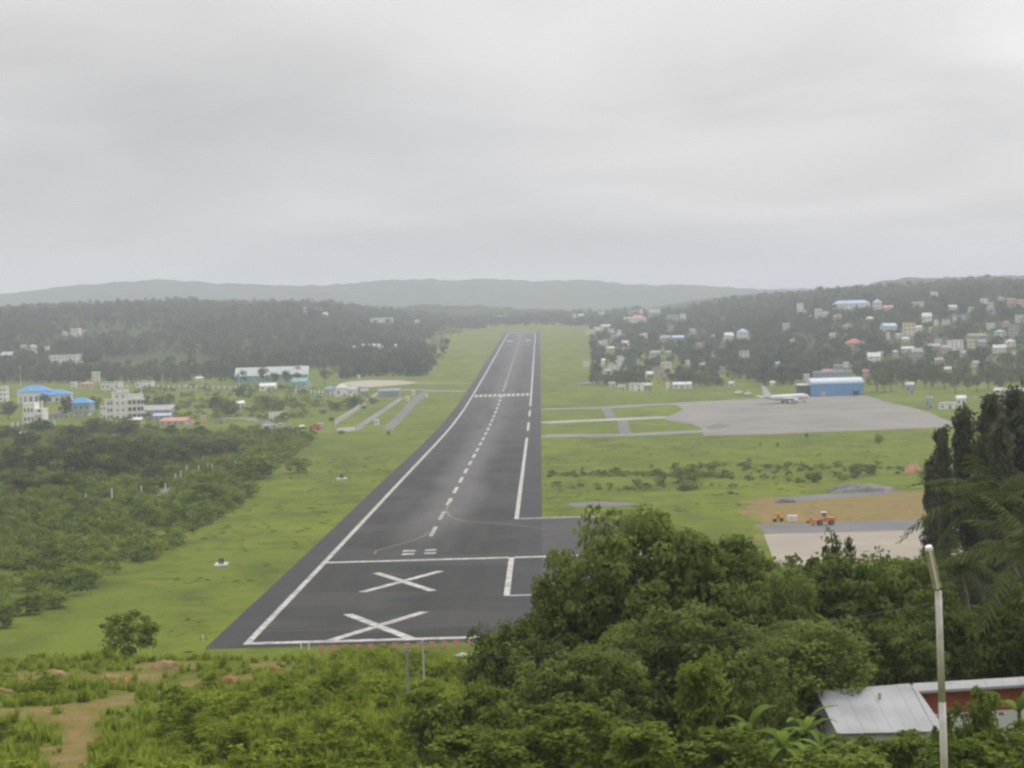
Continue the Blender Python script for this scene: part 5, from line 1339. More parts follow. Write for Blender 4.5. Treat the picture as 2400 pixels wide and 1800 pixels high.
def poly_scatter(poly, n, seed):
    r = np.random.default_rng(seed); p = np.array(poly); lo = p.min(0); hi = p.max(0)
    x = r.uniform(lo[0], hi[0], n * 4); y = r.uniform(lo[1], hi[1], n * 4); k = in_poly(x, y, [tuple(q) for q in poly])
    return x[k][:n], y[k][:n]

def px_x(x, y):
    d = np.stack([x, y, terrain(x, y)], -1) - CAMP; return 1200 + FPX * (d @ _R) / (d @ _F)
def px_y(x, y):
    d = np.stack([x, y, terrain(x, y)], -1) - CAMP; return 900 - FPX * (d @ _U) / (d @ _F)
# ---- woods on the left hill, the town hill and beyond the runway end
def wood(name, n, xr, yr, dens, label, sc=(.5, 1.45), palms=0.0, clear=True, seed=1):
    r = np.random.default_rng(seed)
    y = np.sqrt(r.uniform(yr[0] ** 2, yr[1] ** 2, n)); x = r.uniform(xr[0], xr[1], n) * y
    hill = terrain(x, y) - prof(y)
    k = dens(x, y, hill, r.random(n)); x, y = x[k], y[k]
    s = r.uniform(sc[0], sc[1], len(x)) * (.75 + .5 * vnoise(x, y, 90, 40))
    if clear:
        k = clear_of_boxes(x, y, 9 * s, 4 * s); x, y, s = x[k], y[k], s[k]
    pick = np.where(r.random(len(x)) < palms, 5 + r.integers(0, 2, len(x)), r.integers(0, 5, len(x)))
    print(name, len(x))
    mass(name, FARC, np.stack([x, y, terrain(x, y) - .4], -1), s, r.uniform(0, 6.28, len(x)), pick, label)
FARC = proto_coll('far_plants', FAR + FARP)
wood('hill_wood', 15000, (-.30, -.03), (1900, 4300), lambda x, y, h, u: (h > 2.2) & (px_x(x, y) < 1090 + (vnoise(x, y, 70, 48) - .7) * 260) & (u < .22 + .9 * vnoise(x, y, 110, 41)) & ~((vnoise(x, y, 150, 44) > .76) & (y < 3000)), 'dark mixed woodland covering the hill on the left', palms=.10, seed=2)
wood('town_wood', 13000, (.015, .30), (1440, 3900), lambda x, y, h, u: (px_y(x, y) < 908 + .018 * (px_x(x, y) - 1400)) & (px_x(x, y) > 1385 + 70 * sstep(820, 740, px_y(x, y)) * 0) & (u < .5 + .6 * vnoise(x, y, 80, 42)) & ((h > 1.0) | (px_y(x, y) < 905)), 'dark trees and palms between the houses of the town hill', palms=.28, seed=3)
wood('valley_wood', 2600, (-.06, .05), (3750, 4800), lambda x, y, h, u: (u < .8) & ~((np.abs(x + 30) < 70) & (y < 3900)), 'hazy trees beyond the far end of the runway', seed=4)
wood('tree_belt', 7000, (-.28, -.045), (1500, 2600), lambda x, y, h, u: (h < 3.2) & (u < 1.5 * vnoise(x, y, 75, 45) + .05) & (x < -108) & (px_y(x, y) < 898 - 16 * sstep(600, 1000, px_x(x, y))) & ~((px_y(x, y) > 868) & (px_x(x, y) > 700) & (px_x(x, y) < 800)) & (px_x(x, y) < 1075 - .55 * np.maximum(0, px_y(x, y) - 775) + (vnoise(x, y, 55, 47) - .62) * 190), 'scattered dark trees at the foot of the left hill', seed=5)

# ---- scrub left of the runway (ground between the grass strip and the buildings)
SCC = proto_coll('scrub_plants', SCRUB)
def scrub_mass(name, poly_px, n, label, seed, sc=(.6, 1.35), ymin=340, thresh=.25, noise_s=28, h0=2.6):
    poly = [tuple(P(*q, ymin)[:2]) for q in poly_px]
    x, y = poly_scatter(poly, n, seed); r = np.random.default_rng(seed + 1)
    v = vnoise(x, y, noise_s, seed); k = r.random(len(x)) < (v - thresh) * 2.4
    x, y = x[k], y[k]; s = r.uniform(sc[0], sc[1], len(x)) * (.6 + .8 * vnoise(x, y, noise_s * .6, seed + 7))
    k = clear_of_boxes(x, y, h0 * s, 2 * s); x, y, s = x[k], y[k], s[k]
    print(name, len(x))
    return mass(name, SCC, np.stack([x, y, terrain(x, y)], -1), s, r.uniform(0, 6.28, len(x)), r.integers(0, 4, len(x)), label)
scrub_mass('scrub', [(-200, 1450), (60, 1432), (180, 1402), (275, 1350), (370, 1305), (440, 1255), (540, 1198), (590, 1140), (680, 1075), (735, 1030), (700, 1010), (500, 1015), (300, 1010), (-200, 1010)], 5600, 'dense green scrub between grass strip and winding lane', 61, thresh=.02)
scrub_mass('meadow_scrub', [(-100, 1010), (560, 1000), (760, 1000), (880, 945), (820, 925), (620, 905), (330, 905), (200, 1000)], 700, 'low scattered scrub around the meadow by the buildings', 63, thresh=.40, sc=(.8, 1.6))
scrub_mass('field_scrub', [(1290, 1125), (1500, 1098), (1800, 1085), (2300, 1075), (2300, 1135), (1900, 1150), (1750, 1160), (1500, 1168), (1290, 1170)], 620, 'low green scrub on the field right of the runway', 65, thresh=.50, sc=(.35, .8), noise_s=20)
scrub_mass('ditch_scrub', [(1280, 1113), (1600, 1108), (1720, 1115), (1720, 1122), (1500, 1117), (1280, 1119)], 160, 'dark line of scrub along the ditch right of the runway', 67, thresh=.2, sc=(.35, .6))
scrub_mass('wood_edge_scrub', [(700, 880), (760, 845), (1000, 790), (1070, 760), (1090, 770), (1060, 800), (1000, 858), (900, 880)], 700, 'pale green thicket at the edge of the left woods', 69, thresh=.3, sc=(1.0, 1.9), noise_s=60)

MOUND_PX = [(72, 1612, 52, 24), (128, 1585, 50, 22), (300, 1608, 62, 30), (262, 1590, 44, 18), (385, 1566, 60, 26), (540, 1600, 46, 24), (480, 1612, 56, 16), (640, 1572, 34, 20), (610, 1582, 44, 14), (18, 1622, 40, 20), (410, 1800, 50, 16)]
# ---- rank tufts in the mown strips
def verge():
    r = np.random.default_rng(131); n = 10000
    y = np.sqrt(r.uniform(345 ** 2, 980 ** 2, n)); x = r.uniform(-.2, .2, n) * y
    on_grass = ((x < XE_L - 1.5) | (x > XE_R + 1.5)) & ~((x > -2) & (x < 34) & (y < yb2 + 6)) & ~in_poly(x, y, EARTH)
    k = on_grass & (px_x(x, y) > -60) & (px_x(x, y) < 2460) & (px_y(x, y) > 1030) & (r.random(n) < 2.6 * (vnoise(x, y, 26, 133) * .6 + vnoise(x, y, 7, 134) * .4 - .45))
    x, y = x[k], y[k]; s = r.uniform(.06, .22, len(x)); s3 = np.stack([s * 2.1, s * 2.1, s * .5], -1)
    mass('verge_tufts', SCC, np.stack([x, y, terrain(x, y)], -1), s3, r.uniform(0, 6.28, len(x)), r.integers(0, 4, len(x)), 'coarse low tufts standing in the mown grass by the runway')
verge()
# ---- brush on the near slope below the camera
BRC = proto_coll('brush_plants', BUSH + TUFT)
def brush():
    r = np.random.default_rng(91); n = 9000
    y = np.sqrt(r.uniform(88 ** 2, 332 ** 2, n)); x = r.uniform(-.30, .30, n) * y
    dw = dirt_w(x, y)
    v = vnoise(x, y, 13, 71) * .65 + vnoise(x, y, 4.5, 72) * .35
    dens = np.where(y < 205, .28 + 1.3 * v, .55)
    k = (r.random(n) < dens) & (dw < .22 + .25 * r.random(n))
    # trampled verge on both sides of the track
    tr = np.full(n, 99.0)
    for pl, hw in DIRT_LINES[:2]:
        for a, b in zip(pl[:-1], pl[1:]): tr = np.minimum(tr, dist_seg(x, y, a, b))
    k &= (tr > 4.2 + 4.0 * vnoise(x, y, 4, 75))
    for (mx, my, mw, mh) in MOUND_PX:
        q = P(mx, my, 60); R_ = mw * mpp(q[1]) / 2
        k &= ~((np.abs(x - q[0]) < R_ * 1.15) & (y > q[1] - 9) & (y < q[1] + R_ + .5))
    band = (px_y(x, y) > 1545) & (px_y(x, y) < 1628) & (px_x(x, y) < 780)
    k &= ~(band & (r.random(n) < .5))
    x, y, v, band = x[k], y[k], v[k], band[k]
    s = r.uniform(.5, 1.15, len(x)) * (.30 + .92 * v) * np.where(band, .5, 1.0)
    s *= np.where(y > 205, .8, 1.0) * np.where((y > 205) & (x > -45) & (x < -10), .7, 1.0)
    pick = r.integers(0, 5, len(x))
    print('brush', len(x))
    mass('brush', BRC, np.stack([x, y, terrain(x, y)], -1), s, r.uniform(0, 6.28, len(x)), pick, 'bright green brush covering the near slope')
    n = 30000
    y = np.sqrt(r.uniform(92 ** 2, 330 ** 2, n)); x = r.uniform(-.30, .30, n) * y
    k = (dirt_w(x, y) < .15 + .5 * r.random(n)) & ~((px_y(x, y) > 1545) & (px_y(x, y) < 1700) & (px_x(x, y) < 780) & (r.random(n) < .6)); x, y = x[k], y[k]
    s = r.uniform(.5, 1.2, len(x))
    mass('tall_grass', BRC, np.stack([x, y, terrain(x, y)], -1), s, r.uniform(0, 6.28, len(x)), 5 + r.integers(0, 3, len(x)), 'tall grass tufts between the brush of the near slope')
brush()

# ================================================================== TREES AND PLANTS THAT STAND ALONE
def tree(protos, k, x, y, H, W, label, name='tree', cat='tree', group=None, rz=None, H0=14., W0=15., zoff=0.0):
    cm, tm = protos[k % len(protos)]
    e = empty(name, (x, y, tz(x, y) + zoff), random.uniform(0, 6.28) if rz is None else rz)
    tag(e, label, cat, group); e.scale = (W / W0, W / W0, H / H0)
    link('crown', cm, e); link('trunk', tm, e)
    return e
def near_tree(k, cx, top, wpx, Y, label, zoff=0.0, protos=None, H0=14., W0=15., rz=None):
    p = at(cx, top, Y); H = p[2] - tz(p[0], Y) - zoff
    return tree(protos or NEAR, k, p[0], Y, H, wpx * mpp(Y), label, group='large trees on the near slope', zoff=zoff, H0=H0, W0=W0, rz=rz)
near_list = [
 (0, 1490, 1172, 470, 122, 'tallest broad leafy tree hiding the right side of the runway end'),
 (1, 1225, 1435, 330, 116, 'round leafy tree at left of the clump, in front of the runway corner'),
 (2, 1700, 1225, 400, 128, 'broad leafy tree right behind the tallest one'),
 (1, 1935, 1284, 380, 132, 'leafy tree in front of the pale concrete yard'),
 (0, 2110, 1288, 300, 136, 'leafy tree just left of the lamp post, farther back'),
 (2, 1640, 1395, 460, 104, 'dark leafy tree in the middle of the clump, in front'),
 (0, 1880, 1440, 380, 112, 'dark leafy tree behind the white roof'),
 (1, 1360, 1500, 360, 98, 'leafy tree front left of the tallest one'),
 (2, 2290, 1400, 340, 126, 'leafy tree behind the red-brown wall'),
 (0, 2430, 1340, 300, 124, 'leafy tree cut by the right edge behind the lamp post'),
 (1, 2080, 1440, 300, 118, 'small leafy tree directly behind the lamp post'),
 (3, 1345, 1290, 300, 120, 'leafy tree filling the left shoulder of the tallest one'),
 (3, 1810, 1330, 280, 121, 'loose leafy tree between the tallest one and the concrete yard'),
 (2, 1505, 1440, 300, 106, 'ragged leafy tree below the middle of the tallest one'),
 (3, 2190, 1370, 260, 123, 'loose leafy tree behind the lamp post, right of the small one'),
 (0, 1740, 1500, 260, 100, 'ragged leafy tree left of the white roof'),
]
for k, cx, top, w, Y, lab in near_list: near_tree(k, cx, top, w, Y, lab)
# lighter tall shrubs standing in front of the clump
SHR = [(crown('crown', L_shrub, 600 + i, 5.5, rr, .2, 60, 60, .62, .30, .4), trunk_mesh(5.5, .08, 1.2, 2, 60 + i, limbs=4)) for i, rr in enumerate((2.2, 1.7, 2.6))]
shr_list = [
 (1, 1640, 1515, 190, 88, 'pale green upright shrub in front of the dark trees'),
 (0, 1110, 1690, 260, 84, 'pale green bush lowest in the middle foreground'),
 (2, 1330, 1640, 280, 86, 'yellowish green broad bush below the round leafy tree'),
 (1, 1500, 1680, 230, 80, 'bright green bush left of the banana plants, at bottom'),
 (0, 1680, 1690, 260, 82, 'bright green bush just left of the banana plants'),
 (2, 1960, 1745, 280, 82, 'bush in front of the white roof at the bottom edge'),
 (1, 2110, 1702, 200, 90, 'bush left of the lamp post foot'),
 (0, 2010, 1706, 150, 96, 'low bush touching the eave of the white roof'),
 (0, 2280, 1715, 260, 82, 'bush right of the lamp post foot, below the red wall'),
 (2, 2400, 1690, 240, 84, 'bush at the lower right corner'),
 (1, 1010, 1590, 200, 104, 'leafy shrub beside the two thin poles'),
 (0, 1120, 1570, 220, 108, 'shrub under the round leafy tree at its left'),
 (1, 2300, 1595, 130, 92, 'shrub growing up against the red-brown wall'),
 (2, 2235, 1640, 90, 91, 'small dark shrub in front of the red-brown wall'),
]
for k, cx, top, w, Y, lab in shr_list:
    p = at(cx, top, Y); H = max(2.0, p[2] - tz(p[0], Y))
    tree(SHR, k, p[0], Y, H, w * mpp(Y), lab, name='shrub', cat='shrub', group='tall shrubs in the foreground', H0=5.5, W0=4.4)
# dark lone bush on the grass by the runway end
p = at(305, 1425, 215); e = tree(SHR, 2, p[0], 215, max(3, p[2] - tz(p[0], 215)), 165 * mpp(215), 'dark lone bush in front of the grass strip, left of runway end', name='shrub', cat='shrub', H0=5.5, W0=5.2)

# ---- casuarinas
def casuarina_mesh(seed, H, R, n_br):
    r = np.random.default_rng(seed); P_, N_, T_ = [], [], []
    for i in range(n_br):
        t = r.uniform(.12, 1.0); z0 = H * t; ln = R * (1.15 - t) * r.uniform(.5, 1.1) + .5; a = r.uniform(0, 6.28); rise = r.uniform(.2, .9)
        tint = r.uniform(.1, .8)
        for k in range(9):
            s = (k + 1) / 9; c_ = np.array([math.cos(a) * ln * s, math.sin(a) * ln * s, z0 + ln * rise * s - .25 * ln * s * s]); m_ = 7
            off = r.normal(0, .28, (m_, 3)); P_.append(c_ + off + np.array([0, 0, -.2])); N_.append(r.normal(0, 1, (m_, 3)) * np.array([1, 1, .25])); T_.append(np.clip(tint + r.normal(0, .15, m_), 0, 1))
    P_ = np.concatenate(P_); N_ = np.concatenate(N_); T_ = np.concatenate(T_)
    V, Q, T = leaf_quads(P_, N_, .85, T_, r, .28, .2)
    return make_mesh('crown', V, Q, T, L_cas)
CAS = []
for i in range(2):
    b = MB(); b.path([(0, 0, -1), (.15, 0, 6), (.05, .1, 14), (0, 0, 22)], [.32, .26, .16, .05]); CAS.append((casuarina_mesh(700 + i, 22, 3.0, 150), b.mesh('trunk', bark)))
cas_list = [(2205, 985, 62, 228, 'slim dark casuarina leftmost of the group at right'), (2258, 935, 76, 232, 'second dark casuarina from the left in the group at right'),
            (2318, 905, 92, 236, 'tall dark casuarina in the middle of the group at right'), (2372, 890, 100, 240, 'tall dark casuarina second from the right edge'),
            (2425, 880, 110, 236, 'tallest dark casuarina cut by the right edge'), (2180, 1060, 46, 222, 'low dark casuarina in front of the leftmost slim one'), (2345, 960, 84, 226, 'dark casuarina standing in front of the tall middle one')]
for i, (cx, top, w, Y, lab) in enumerate(cas_list):
    p = at(cx, top, Y); H = p[2] - tz(p[0], Y); tree(CAS, i, p[0], Y, H, w * mpp(Y) * 1.55, lab, name='casuarina_tree', group='casuarinas at the right', H0=23., W0=6.5)
# small pointed conifers in front of the yard
for i, (cx, top, w, Y, lab) in enumerate(((1945, 1235, 44, 150, 'small pointed dark tree in front of the concrete yard'), (1985, 1258, 40, 148, 'second small pointed tree right of the first'), (2055, 1262, 50, 150, 'small pointed tree in front of the yard, rightmost'))):
    p = at(cx, top, Y); tree(MIDTALL, i, p[0], Y, p[2] - tz(p[0], Y), w * mpp(Y) * 1.5, lab, name='conifer_tree', group='small conifers before the yard', H0=15., W0=7.2)

# ---- coconut palms on the right
def palm(cx, cy, Y, base_dx, label, s=1.0, k=0):
    p = at(cx, cy, Y); bx = p[0] + base_dx; z0 = tz(bx, Y); H = p[2] - z0
    e = empty('palm_tree', (bx, Y, z0)); tag(e, label, 'palm', 'coconut palms at the right')
    b = MB(); n = 9; pts = [(-base_dx * (i / n) ** 1.6, 0, -.6 + (H + .6) * i / n) for i in range(n + 1)]; b.path(pts, [.22 - .09 * i / n for i in range(n + 1)], 8); b.build('trunk', palebark, e)
    c_ = link('crown', PALMC[k % 2], e, (-base_dx, 0, H), random.uniform(0, 6)); c_.scale = (s, s, s)
    nut = MB()
    for i in range(7):
        a = i * .9; nut.add([(math.cos(a) * .35 + dx * .14, math.sin(a) * .35 + dy * .14, -.35 + dz * .17) for dx, dy, dz in ((1, 0, 0), (-1, 0, 0), (0, 1, 0), (0, -1, 0), (0, 0, 1), (0, 0, -1))], [(0, 2, 4), (2, 1, 4), (1, 3, 4), (3, 0, 4), (2, 0, 5), (1, 2, 5), (3, 1, 5), (0, 3, 5)])
    nut.build('coconuts', mat('coconut', (.10, .12, .03), .6), e, (-base_dx, 0, H))
palm(2335, 1190, 128, 3.0, 'coconut palm with drooping fronds below the casuarinas', 1.25, 0)
palm(2440, 1300, 108, 3.5, 'coconut palm crown cut by the right edge, lower', 1.2, 1)
palm(2250, 1330, 138, 1.5, 'smaller coconut palm behind the lamp head', .9, 1)

# ---- banana plants by the white roof
def banana(cx, base_py, top_py, Y, label, n=8, seed=0):
    r = random.Random(seed); p = at(cx, top_py, Y); x = p[0]; z0 = tz(x, Y); H = max(2.5, p[2] - z0)
    e = empty('banana_plant', (x, Y, z0)); tag(e, label, 'plant', 'banana plants by the white roof')
    sh = H * .5; b = MB(); b.path([(0, 0, -.3), (.03, 0, sh * .5), (0, .02, sh)], [.16, .13, .09], 8); b.build('stem', mat('banana_stem', (.16, .19, .06), .7, nscale=3, col2=(.11, .10, .05)), e)
    for i in range(n):
        a = 2 * math.pi * i / n + r.uniform(-.3, .3); L = H * r.uniform(.30, .46); el = r.uniform(.5, 1.35) if i else 1.5; w = .2 * r.uniform(.9, 1.3)
        V = []; Q = []; T = []; m_ = 8; pts = []; x_, z_, an = 0, sh, el
        for k in range(m_ + 1):
            pts.append((x_, z_)); x_ += math.cos(an) * L / m_; z_ += math.sin(an) * L / m_; an -= r.uniform(.12, .32)
        for k, (u, v) in enumerate(pts):
            ww = w * math.sin(math.pi * min(1, (k + .35) / (m_ + .5))) ** .6
            for s in (-1, 0, 1): V.append((u * math.cos(a) - s * ww * math.sin(a), u * math.sin(a) + s * ww * math.cos(a), v + (0 if s == 0 else ww * .25)))
        t0 = r.uniform(.3, .9)
        for k in range(m_):
            for s in (0, 1):
                q = k * 3 + s; Q.append((q, q + 3, q + 4, q + 1))
        me = make_mesh('leaf', np.array(V), np.array(Q), np.full(len(V), t0), L_ban); link('leaf', me, e)
banana(1885, 1780, 1590, 90, 'tall banana plant at the left end of the white roof', 9, 1)
banana(1755, 1780, 1600, 88, 'banana plant with one upright young leaf, farther left', 7, 2)
banana(1835, 1790, 1650, 86, 'lower banana plant between the two taller ones', 8, 3)
banana(1925, 1800, 1655, 88, 'banana plant with drooping leaf across the white roof', 7, 4)
banana(2385, 1560, 1480, 96, 'banana plant at the right edge above the red-brown wall', 7, 5)

# ---- trees one can tell apart around the buildings and along the town's foot
G_M = 'trees around the buildings on the left'
def mid_tree(cx, base, wpx, hp, label, group, protos=MID, k=None, H0=9.5, W0=9.2, name='tree', ymin=340):
    p = P(cx, base, ymin); s = mpp(p[1]); return tree(protos, random.randrange(9) if k is None else k, p[0], p[1], hp * s, wpx * s, label, group=group, H0=H0, W0=W0, name=name)
mids = [
 (20, 985, 46, 44, 'round dark tree left of the white villa'), (155, 980, 40, 54, 'dark tree between villa and teal house'), (223, 972, 34, 44, 'dark tree between teal house and stepped block'),
 (105, 945, 26, 22, 'small tree in front of the large blue roof'), (340, 962, 26, 26, 'small bush tree right of the stepped block'), (372, 955, 24, 26, 'first small tree in the meadow behind the grey shed'),
 (400, 950, 26, 28, 'second small tree in the meadow behind the grey shed'), (505, 972, 34, 44, 'dark tree left of the lone white lean-to'), (540, 976, 50, 40, 'dark broad tree below the lone white lean-to'),
 (566, 935, 30, 28, 'small dark tree above the lone white lean-to'), (618, 960, 60, 36, 'broad dark bush right of the lone white lean-to'), (660, 962, 46, 28, 'dark low tree at the meadow fence'),
 (617, 905, 28, 50, 'dark conifer in front of the pale hangar roof, left'), (646, 905, 26, 36, 'dark conifer in front of the pale hangar roof, second'), (672, 905, 26, 38, 'dark conifer in front of the pale hangar roof, third'),
 (697, 905, 26, 36, 'dark conifer in front of the pale hangar roof, right'), (762, 900, 24, 38, 'dark pointed tree by the pale pad'), (830, 958, 62, 34, 'dark bushy tree inside the fence corner'), (790, 962, 40, 22, 'low bush tree along the wall fence'),
 (423, 893, 30, 38, 'dark tree at the wood edge above the far lane'), (580, 880, 36, 40, 'dark tree left of the pale hangar roof'), (690, 1042, 34, 18, 'dark round bush on the grass below the red truck'), (799, 1018, 20, 10, 'small dark bush below the concrete barrier'),
 (910, 1021, 10, 12, 'tiny dark shrub on the grass near the service road'),
]
for cx, b, w, h, lab in mids:
    con = 'conifer' in lab or 'pointed' in lab
    mid_tree(cx, b, w * 1.15, h, lab, G_M, MIDTALL if con else (MIDB if 'bush' in lab or 'low' in lab or 'shrub' in lab else MID), H0=15. if con else 9.5, W0=7.2 if con else 9.2)
ORD = 'first second third fourth fifth sixth seventh eighth ninth tenth eleventh twelfth thirteenth fourteenth fifteenth sixteenth seventeenth eighteenth nineteenth twentieth'.split()
def ordn(i): return ORD[i] if i < 20 else ('twenty-' + ORD[i - 20] if i < 29 else ('thirtieth' if i == 29 else 'thirty-' + ORD[i - 30]))
G_G = 'trees of the grove left of the winding lane'
grove = [(30, 1110, 90, 60), (105, 1120, 100, 70), (190, 1122, 110, 66), (262, 1135, 90, 62), (330, 1110, 100, 70), (60, 1165, 90, 50), (150, 1160, 80, 46), (405, 1095, 90, 50), (470, 1080, 90, 46), (530, 1078, 80, 44), (350, 1070, 90, 44), (250, 1070, 90, 44),
         (150, 1068, 90, 46), (60, 1060, 80, 44), (230, 1025, 90, 44), (290, 1030, 80, 40), (180, 1040, 80, 40), (420, 1060, 60, 34), (20, 1040, 70, 40), (100, 1020, 70, 34), (400, 1028, 40, 30), (470, 1035, 46, 34), (-30, 1140, 90, 70), (300, 1095, 90, 60), (215, 1085, 90, 50), (360, 1128, 50, 36), (545, 1060, 44, 30)]
for i, (cx, b, w, h) in enumerate(grove):
    col_ = ['at its left edge', 'left of its middle', 'in its middle', 'right of its middle', 'at its right end'][min(4, max(0, int((cx + 40) / 125)))]
    row_ = 'front' if b > 1105 else ('back' if b < 1045 else 'centre')
    mid_tree(cx, b, w * 1.15, h * 1.1, 'leafy dark tree of the left grove, %s row, %s' % (row_, ordn(sum(1 for g_ in grove if (('front' if g_[1] > 1105 else 'back' if g_[1] < 1045 else 'centre') == row_) and g_[0] < cx)) + ' from left'), G_G)
def bush_tree(cx, b, w, h, lab, group): mid_tree(cx, b, w, h, lab, group, MIDB)
G_S = 'large bushes along the grass strip'
for i, (cx, b, w, h, lab) in enumerate(((70, 1440, 90, 50, 'large dark bush at lower left of the grass strip'), (130, 1425, 70, 40, 'dark bush beside the large one at lower left'), (10, 1470, 70, 60, 'dark bush at the left edge below the scrub'), (190, 1378, 90, 56, 'broad bush halfway along the scrub edge'), (150, 1372, 50, 40, 'bush left of the broad one on the scrub edge'),
        (300, 1240, 40, 34, 'small dark bush inside the scrub'), (508, 1212, 60, 26, 'low dark bush at the tip of scrub on the strip'), (545, 1190, 70, 40, 'bush near the upper scrub edge'), (590, 1165, 60, 40, 'second bush near the upper scrub edge'), (590, 1120, 110, 56, 'large bush group head right of the lane'), (700, 1108, 70, 40, 'bush at the top of the scrub by the grass'), (480, 1180, 80, 50, 'round bush right of the lane bend'), (314, 1220, 26, 30, 'upright small bush in the scrub middle'))):
    bush_tree(cx, b, w * 1.1, h, lab, G_S)
G_R = 'shrubs on the right field'
for cx, b, w, h, lab in ((1610, 1130, 90, 40, 'broad low shrub on right field, left of the gravel heap'), (2010, 1116, 46, 34, 'tall shrub behind the gravel heap, left one'), (2040, 1114, 44, 30, 'tall shrub behind the gravel heap, right one'), (1908, 1130, 50, 26, 'flat-topped thorn tree on the right field'), (1890, 1026, 12, 12, 'tiny round bush near the apron edge'), (2060, 1040, 26, 22, 'dark small bush below the apron, right'), (1782, 1046, 8, 10, 'tiny bush on right field, leftmost below the apron'), (1822, 1048, 8, 12, 'tiny upright bush on right field below the apron'), (1365, 1104, 10, 10, 'tiny dark bush on the field near the runway'), (1540, 1115, 40, 20, 'low dark shrub on the field ditch'), (2165, 1126, 34, 24, 'shrub beside the orange earth heap')):
    mid_tree(cx, b, w, h, lab, G_R, MIDB)
# trees at the foot of the town hill
G_F = 'trees at the foot of the town hill'
r_ = random.Random(5)
foot = []
x = 1400
while x < 2420:
    foot.append((x, 898 + r_.uniform(-4, 10) + max(0, (x - 1950)) * .02 + (10 if x > 2040 else 0))); x += r_.uniform(16, 30)
sz = ['small', 'low', 'rounded', 'tall']
k_ = 0
for i, (cx, b) in enumerate(foot):
    if 1690 < cx < 2040: b = min(b, 886)
    p = P(cx, b, 1300); h = r_.uniform(22, 38) if cx < 2040 else r_.uniform(40, 62); w = r_.uniform(28, 44)
    if not clear_of_boxes(np.array([p[0]]), np.array([p[1]]), h * mpp(p[1]) * .8, w * .4 * mpp(p[1]))[0]: continue
    k_ += 1
    where = 'under the hill road' if cx < 1500 else 'left of the parked jet' if cx < 1780 else 'behind the hangar' if cx < 2040 else 'right of the hangar'
    tall = h > 45
    mid_tree(cx, b, w, h, '%s dark tree at the town hill foot, %s from left' % ('tall' if tall else 'rounded', ordn(k_ - 1)), G_F, MIDTALL if tall else MID, H0=15. if tall else 9.5, W0=7.2 if tall else 9.2, ymin=1300)

# ================================================================== FOREGROUND THINGS
# lamp post
def lamp_post():
    Y = 56.0; top = at(2199, 1385, Y); x = top[0]; z0 = tz(x, Y); H = top[2] - z0
    e = empty('lamp_post', (x, Y, z0)); tag(e, 'white street lamp post with tilted tube light at right', 'lamp post')
    pm_ = mat('pole_paint', (.56, .55, .50), .55, nscale=2.5, col2=(.42, .40, .34)); b = MB()
    lean = .012
    b.path([(lean * H, 0, -.3), (lean * H * .5, 0, H * .5), (0, 0, H)], [.105, .098, .09], 12); b.build('pole', pm_, e, smooth=True)
    tip = at(2170, 1281, Y) - np.array([x, Y, z0])
    a = Vector((0, 0, H - .05)); t = Vector(tip); t.y = -.45
    b = MB(); b.bar(a, a + (t - a) * .18, .05, .05, 8); b.build('arm', mat('arm_metal', (.3, .3, .3), .5), e)
    d = (t - a).normalized(); s = d.cross(Vector((0, 1, 0))).normalized(); n = s.cross(d)
    b = MB(); p0 = a + (t - a) * .12; p1 = t
    v = []
    for p_ in (p0, p1):
        for (u, w) in ((-.09, -.05), (.09, -.05), (.11, .03), (.05, .09), (-.05, .09), (-.11, .03)): v.append(p_ + s * u + n * w)
    b.add(v, [(0, 1, 7, 6), (1, 2, 8, 7), (2, 3, 9, 8), (3, 4, 10, 9), (4, 5, 11, 10), (5, 0, 6, 11), (5, 4, 3, 2, 1, 0), (6, 7, 8, 9, 10, 11)]); h_ = b.build('lamp_head', mat('lamp_shell', (.50, .44, .34), .5, nscale=5, col2=(.36, .30, .22)), e)
    b = MB(); b.bar(p0 - n * .07, p1 - n * .07, .035, n=8); b.build('tube', mat('tube_glass', (.75, .75, .72), .3), h_)
    b = MB(); b.bar(p1 - d * .02, p1 + d * .07, .11, .09, 10); b.build('end_cap', mat('cap_white', (.78, .77, .74), .5), h_)
    return x, Y, z0 + H
lamp = lamp_post()
# two thin poles by the runway end
for cx, top, bot, Y, col_, lab, r0 in ((952, 1518, 1650, 140, (.28, .28, .27), 'grey thin pole with bracket in front of the runway end', .10), (990, 1500, 1630, 150, (.50, .48, .44), 'white thin pole right of the grey one', .075)):
    p = at(cx, top, Y); z0 = tz(p[0], Y); e = empty('pole', (p[0], Y, z0)); tag(e, lab, 'pole', 'thin poles before the runway end')
    b = MB(); b.path([(.05, 0, -.3), (0, 0, p[2] - z0)], [r0 * 1.15, r0 * .8], 8); b.build('shaft', mat('pole_' + str(col_), col_, .6), e)
    b = MB(); b.box(-.28, .28, -.05, .05, p[2] - z0 - .35, p[2] - z0 - .22); b.build('cross_arm', mat('arm_metal', (.3, .3, .3), .5), e)
# overhead wire from the lamp post
def wire(a, b, sag, label):
    a = np.array(a); b = np.array(b); m = MB(); n = 18; pts = []
    for i in range(n + 1):
        t = i / n; q = a + (b - a) * t; pts.append((q[0], q[1], q[2] - sag * 4 * t * (1 - t)))
    m.path(pts, [.005] * (n + 1), 5); o = m.build('overhead_wire', mat('wire', (.26, .26, .25), .6)); tag(o, label, 'wire')
pl = at(952, 1524, 140); wire((lamp[0], lamp[1], lamp[2] - .3), tuple(pl), .9, 'thin overhead wire from the lamp post to the grey pole')

